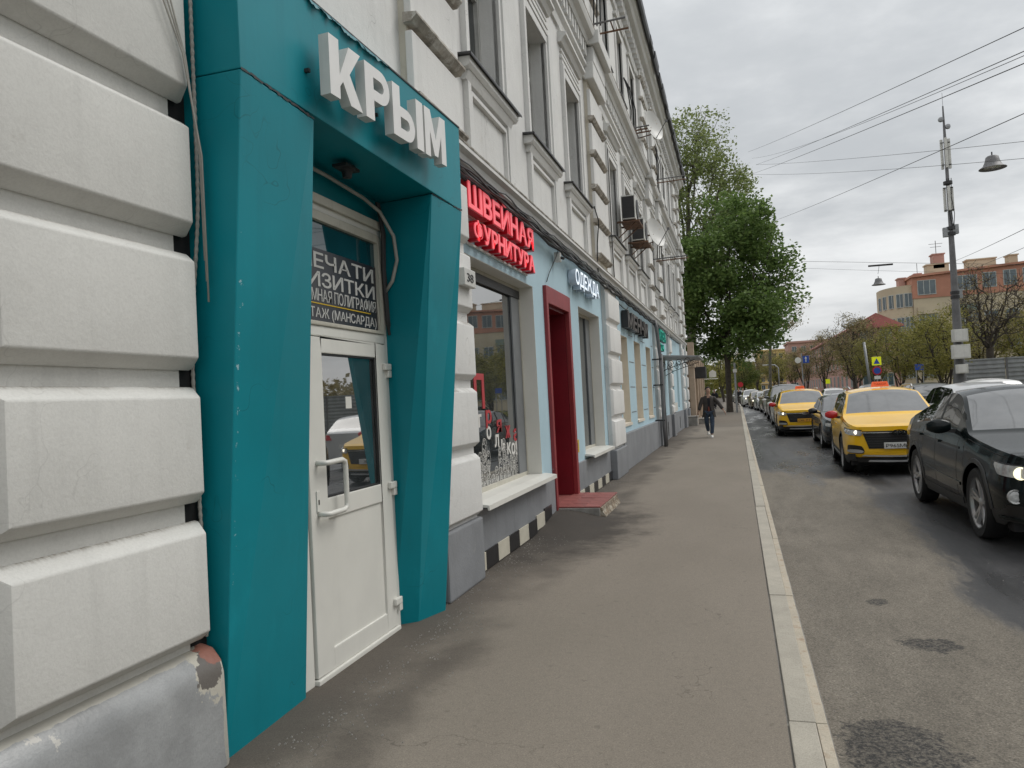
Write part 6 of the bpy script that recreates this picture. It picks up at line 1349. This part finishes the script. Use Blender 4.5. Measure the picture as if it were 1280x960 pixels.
# low hedge and shrubs beyond the annex, fence on that side
def shrub_mass(name, x0, x1, y0, y1, h, mat, n, seed, label=None, cat=None, kind=None, ls=.14):
    rs = np.random.RandomState(seed); X = rs.uniform(x0, x1, n); Y = rs.uniform(y0, y1, n); Z = rs.rand(n) ** .7 * h * (.75 + .25 * np.sin(Y * 1.7) * np.cos(X * 2)); V = []
    u = rs.normal(0, 1, (n, 3)); u /= np.linalg.norm(u, axis=1)[:, None]; w = rs.normal(0, 1, (n, 3)); w -= (w * u).sum(1)[:, None] * u; w /= np.linalg.norm(w, axis=1)[:, None]; Cn = np.stack([X, Y, Z], 1); s_ = ls * rs.uniform(.5, 1.2, n)[:, None]
    V = np.stack([Cn - u * s_ * .5, Cn + w * s_ * .35, Cn + u * s_ * .5, Cn - w * s_ * .35], 1).reshape(-1, 3)
    me = bpy.data.meshes.new(name); me.from_pydata(V.tolist(), [], [(4 * k, 4 * k + 1, 4 * k + 2, 4 * k + 3) for k in range(n)]); me.materials.append(M[mat]); o = bpy.data.objects.new(name, me); C.objects.link(o); return tag(o, label, cat, kind=kind)
shrub_mass('hedge', -5.6, -3.3, 54, 110, 2.2, 'leafhedge', 9000, 5, 'ragged green hedge along the left side of the far pavement', 'hedge', ls=.3)
shrub_mass('ground_cover', 10, 22, 48, 110, .7, 'leafolive', 7000, 6, kind='stuff', ls=.22)
shrub_mass('distant_woods', -60, 5, 170, 200, 9, 'leafolive', 9000, 7, kind='stuff', ls=1.3); shrub_mass('distant_woods', 28, 120, 150, 190, 10, 'leafbrown', 9000, 8, kind='stuff', ls=1.3)
M['dgreen'] = pm('green_fence_paint', (.02, .09, .06), .5, .1)
gf = empty('green_fence', (-3.2, 70, 0), label='dark green railing along the left side of the far pavement', cat='fence')
fp_ = MB().box(-.03, .03, 0, 2.4, 1.5, 1.56).box(-.03, .03, 0, 2.4, .2, .26)
for k in range(16): fp_.box(-.012, .012, .08 + k * .15, .11 + k * .15, .26, 1.5)
fpm = fp_.mesh('rail_panel', M['dgreen'])
for k in range(14):
    o = bpy.data.objects.new('rail_panel', fpm); C.objects.link(o); o.parent = gf; o.location = Vector((-3.25, 60 + k * 2.45, 0)) - gf.location
# the side of the street the shop windows mirror: trees and blocks to the right of the camera
mb_ = empty('mirror_block', (28, 10, 0), label='cream block with rows of windows and a red roof across the road opposite the portal', cat='building')
MB().box(24, 38, -14, 22, 0, 10.2).build('wall', M['fcream'], mb_); MB().box(23.6, 38.4, -14.4, 22.4, 10.2, 11.2).build('roof', M['fred'], mb_)
for fl in range(3):
    for k in range(9): far_window(mb_, 23.95, -11.5 + k * 3.9, 1.2 + fl * 3, 1.6, 1.9, rz=-math.pi / 2)
for (kd, x, y, sc_, rot, lab) in (('olive', 14.5, 28, .8, 2, 'olive tree on the far pavement right of the frame'), ('brown', 14, 12, .85, 1, 'brown tree on the far pavement opposite the portal'), ('bare', 14.5, 4, .8, 3, 'bare tree on the far pavement level with the camera'), ('green', 15, 20, .8, 4, 'green tree on the far pavement opposite the red doorway')):
    o = copy_tree(protos[kd]); o.location = (x, y, 0); o['label'] = lab; o.scale = (sc_,) * 3; o.rotation_euler.z = rot * 1.1

# ================================================================ PEOPLE
M['skin'] = pm('skin', (.42, .26, .19), .55, .06, 8, 0); M['hair'] = pm('dark_hair', (.03, .022, .017), .7, .2); M['coat'] = pm('brown_grey_coat', (.055, .048, .043), .85, .25, 6, .2, 60)
M['shirt'] = pm('dark_shirt', (.015, .015, .02), .8, .2); M['jeans'] = pm('blue_jeans', (.035, .055, .085), .85, .3, 7, .2, 80); M['shoe'] = pm('white_shoe', (.62, .61, .58), .6, .05); M['scarfr'] = pm('rust_lining', (.16, .04, .025), .8, .1)
def skin_mesh(name, pts, edges, mat, parent, sub=2, root=0):
    me = bpy.data.meshes.new(name); me.from_pydata([p[:3] for p in pts], edges, []); o = bpy.data.objects.new(name, me); C.objects.link(o)
    m = o.modifiers.new('skin', 'SKIN'); s_ = o.modifiers.new('sub', 'SUBSURF'); s_.levels = s_.render_levels = sub
    for v, p in zip(me.skin_vertices[0].data, pts): v.radius = (p[3], p[4] if len(p) > 4 else p[3]); v.use_root = False
    me.skin_vertices[0].data[root].use_root = True; bpy.context.view_layer.update()
    nm = bpy.data.meshes.new_from_object(o.evaluated_get(bpy.context.evaluated_depsgraph_get())); nm.name = name; bpy.data.objects.remove(o)
    nm.materials.clear(); nm.materials.append(M[mat]); nm.shade_smooth(); q = bpy.data.objects.new(name, nm); C.objects.link(q); q.parent = parent; return q
def walker(loc, label, coat, legs, shoe, rz=0, detail=True, hair='hair', arms=.30, stride=.2):
    r = empty('person', loc, rz, label=label, cat='person')     # faces -y
    H_ = 1.78; a = arms; s_ = stride
    # body: one surface for legs, torso, neck, head and arms
    P = [(0, 0, .95, .11, .08), (0, 0, 1.12, .115, .08), (0, -.01, 1.32, .13, .085), (0, 0, 1.44, .08, .07), (0, -.01, 1.53, .058), (0, -.02, 1.60, .08, .09), (0, -.02, 1.69, .092, .108), (0, -.01, 1.76, .065, .08),
         (.10, 0, .90, .085), (.09, -s_ * .55, .50, .062), (.05, -s_ * .75, .10, .042), (-.10, 0, .90, .085), (-.09, s_ * .2, .50, .062), (-.04, s_ * 1.5, .20, .042),
         (.18, 0, 1.40, .05), (.20 + a * .55, -.02, 1.18, .045), (.20 + a, -.10, .94, .034), (-.18, 0, 1.40, .05), (-.20 - a * .3, .02, 1.17, .045), (-.20 - a * .55, -.06, .92, .034)]
    E_ = [(0, 1), (1, 2), (2, 3), (3, 4), (4, 5), (5, 6), (6, 7), (0, 8), (8, 9), (9, 10), (0, 11), (11, 12), (12, 13), (3, 14), (14, 15), (15, 16), (3, 17), (17, 18), (18, 19)]
    skin_mesh('body', P, E_, 'skin', r)
    skin_mesh('trousers', [(0, 0, .96, .145, .115), (.10, 0, .88, .10), (.09, -s_ * .52, .50, .080), (.05, -s_ * .75, .12, .068), (-.10, 0, .88, .10), (-.09, s_ * .2, .50, .080), (-.04, s_ * 1.4, .22, .066)], [(0, 1), (1, 2), (2, 3), (0, 4), (4, 5), (5, 6)], legs, r)
    # open coat: a shell lofted round the torso, gap widening to the hem
    secs = [(1.50, .085, .075, .25), (1.465, .165, .10, .30), (1.40, .205, .13, .26), (1.28, .20, .14, .24), (1.12, .19, .145, .26), (.98, .205, .15, .4), (.84, .225, .165, .62), (.72, .245, .185, .75)]
    b = MB(); nk = 22; rows = []
    for off in (0, -.014):
        for z, rx, ry, gap in secs:
            for k in range(nk + 1):
                u = -math.pi / 2 + gap + (2 * math.pi - 2 * gap) * k / nk; fold = 1 + .02 * math.sin(k * 2.1) * (1.5 - z)
                b.v.append((math.cos(u) * (rx + off) * fold, math.sin(u) * (ry + off) * fold + .01, z + (.012 * math.sin(k * 1.3) if z < .75 else 0)))
    m_ = nk + 1; ns = len(secs)
    for j in range(ns - 1):
        for k in range(nk): b.f.append((j * m_ + k, j * m_ + k + 1, (j + 1) * m_ + k + 1, (j + 1) * m_ + k)); q_ = ns * m_; b.f.append((q_ + j * m_ + k, q_ + (j + 1) * m_ + k, q_ + (j + 1) * m_ + k + 1, q_ + j * m_ + k + 1))
        for k in (0, nk): b.f.append((j * m_ + k, (j + 1) * m_ + k, ns * m_ + (j + 1) * m_ + k, ns * m_ + j * m_ + k))
    for k in range(nk): j = ns - 1; b.f.append((j * m_ + k, j * m_ + k + 1, ns * m_ + j * m_ + k + 1, ns * m_ + j * m_ + k))
    ct = b.build('coat', M[coat], r, smooth=60, local=True)
    for sg, ax_ in ((1, 1), (-1, .5)):
        L = [(sg * .15, .01, 1.425, .085), (sg * .205, 0, 1.38, .082), (sg * (.20 + a * .55 * ax_), -.01, 1.18, .074), (sg * (.20 + a * .95 * ax_), -.08, .975, .062)]
        skin_mesh('sleeve', L, [(0, 1), (1, 2), (2, 3)], coat, r)
    skin_mesh('shirt', [(0, .0, .86, .17, .13), (0, .0, 1.08, .165, .125), (0, 0, 1.30, .165, .115), (0, 0, 1.50, .10, .085)], [(0, 1), (1, 2), (2, 3)], 'shirt', r)
    hz_ = 1.72
    hr_ = MB()
    for j in range(7):
        for k in range(14):
            t = math.pi * .52 * j / 6; u = 2 * math.pi * k / 14; front = math.cos(u) > .4 and j > 3
            rr_ = .118 if not front else .085
            hr_.v.append((math.sin(u) * math.sin(t) * rr_ * .9, .0 - math.cos(u) * math.sin(t) * rr_ * 1.05 + .008, hz_ - .02 + math.cos(t) * .115))
    hr_.f = [(j * 14 + k, j * 14 + (k + 1) % 14, (j + 1) * 14 + (k + 1) % 14, (j + 1) * 14 + k) for j in range(6) for k in range(14)]; hr_.build('hair', M[hair], r, smooth=True, local=True)
    for sx, fy_, fz, pt in ((.05, -s_ * .75, .0, 0), (-.04, s_ * 1.5, .08, 1)):
        b = MB(); prof_ = [(.06, .0), (.075, .05), (.06, .11), (.03, .12), (-.06, .09), (-.16, .06), (-.20, .035), (-.195, .0)]
        vs = []
        for x, w in ((-.042, .7), (-.03, 1), (.03, 1), (.042, .7)): vs += [(sx + x, fy_ + y * 1.0, fz + z * w) for y, z in prof_]
        b.add(vs, [(i * 8 + k, i * 8 + (k + 1) % 8, (i + 1) * 8 + (k + 1) % 8, (i + 1) * 8 + k) for i in range(3) for k in range(8)] + [tuple(range(8)), tuple(range(24, 32))]); b.build('shoe', M[shoe], r, smooth=50, local=True)
    if detail:
        MB().hexa([(-.05, -.165, .94), (.03, -.165, .94), (.03, -.13, .94), (-.05, -.13, .94), (-.03, -.16, 1.1), (.01, -.16, 1.1), (.01, -.12, 1.1), (-.03, -.12, 1.1)]).build('lining', M['scarfr'], r, local=True)
        hd = empty('face', (0, 0, 0)); bpy.data.objects.remove(hd)
        MB().hexa([(-.012, -.125, 1.655), (.012, -.125, 1.655), (.012, -.09, 1.655), (-.012, -.09, 1.655), (-.006, -.105, 1.70), (.006, -.105, 1.70), (.006, -.09, 1.70), (-.006, -.09, 1.70)]).build('nose', M['skin'], r, bevel=.003, local=True)
        for sx in (-.03, .03): MB().lathe([(0, -.006), (.009, -.004), (.011, .004)], 8, axis='y', c=(sx, -.108, 1.70)).build('eye', M['shirt'], r, local=True)
        MB().box(-.022, .022, -.112, -.10, 1.622, 1.63).build('mouth', M['scarfr'], r, local=True)
        for sx in (-1, 1): MB().lathe([(0, 0), (.018, .004), (.026, .01), (.018, .016)], 8, axis='x', c=(sx * .078 - .008, -.01, 1.675)).build('ear', M['skin'], r, local=True)
        # hands: palm, four fingers, thumb
        for (hx, hy, hz2, sg) in ((.20 + a, -.10, .94, 1), (-.20 - a * .55, -.06, .92, -1)):
            dx = .25 * sg; pp = [(hx, hy, hz2, .022, .03), (hx + dx * .16, hy - .02, hz2 - .06, .016, .034)]; ee = [(0, 1)]
            for f in range(4):
                L_ = (.075, .085, .08, .062)[f]; ox = (f - 1.5) * .019; i0 = len(pp)
                pp += [(hx + dx * .2, hy - .02 + ox, hz2 - .09, .0095), (hx + dx * .28, hy - .028 + ox, hz2 - .09 - L_ * .55, .0085), (hx + dx * .26 - .012 * sg, hy - .035 + ox, hz2 - .09 - L_, .007)]; ee += [(1, i0), (i0, i0 + 1), (i0 + 1, i0 + 2)]
            i0 = len(pp); pp += [(hx + dx * .1, hy - .055, hz2 - .045, .011), (hx + dx * .12, hy - .078, hz2 - .085, .0085)]; ee += [(0, i0), (i0, i0 + 1)]
            skin_mesh('hand', pp, ee, 'skin', r, sub=1)
    return r
walker((-1.02, 27.9, 0), 'man in an open brown grey coat, blue jeans and white shoes walking towards the camera', 'coat', 'jeans', 'shoe', rz=.1)
o = walker((-2.05, 72, 0), 'distant person in dark clothes on the left side of the far pavement', 'shirt', 'shirt', 'shirt', arms=.1, detail=False)
o = walker((.1, 84, 0), 'distant person in dark coat and pale trousers near the kerb', 'shirt', 'coat', 'shoe', arms=.1, detail=False)
o = walker((.6, 96, 0), 'far person in pale jacket crossing at the end of the queue', 'shoe', 'jeans', 'shirt', arms=.12, detail=False)
r = empty('round_road_sign', (.35, 90, 0), label='small red round sign low beside the far pavement', cat='road sign'); MB().tube([(.35, 90, 0), (.35, 90, 2.4)], .04, 6).build('post', M['galv'], r); disc(MB(), .35, 89.93, 2.2, .3).build('sign_face', M['sred'], r)
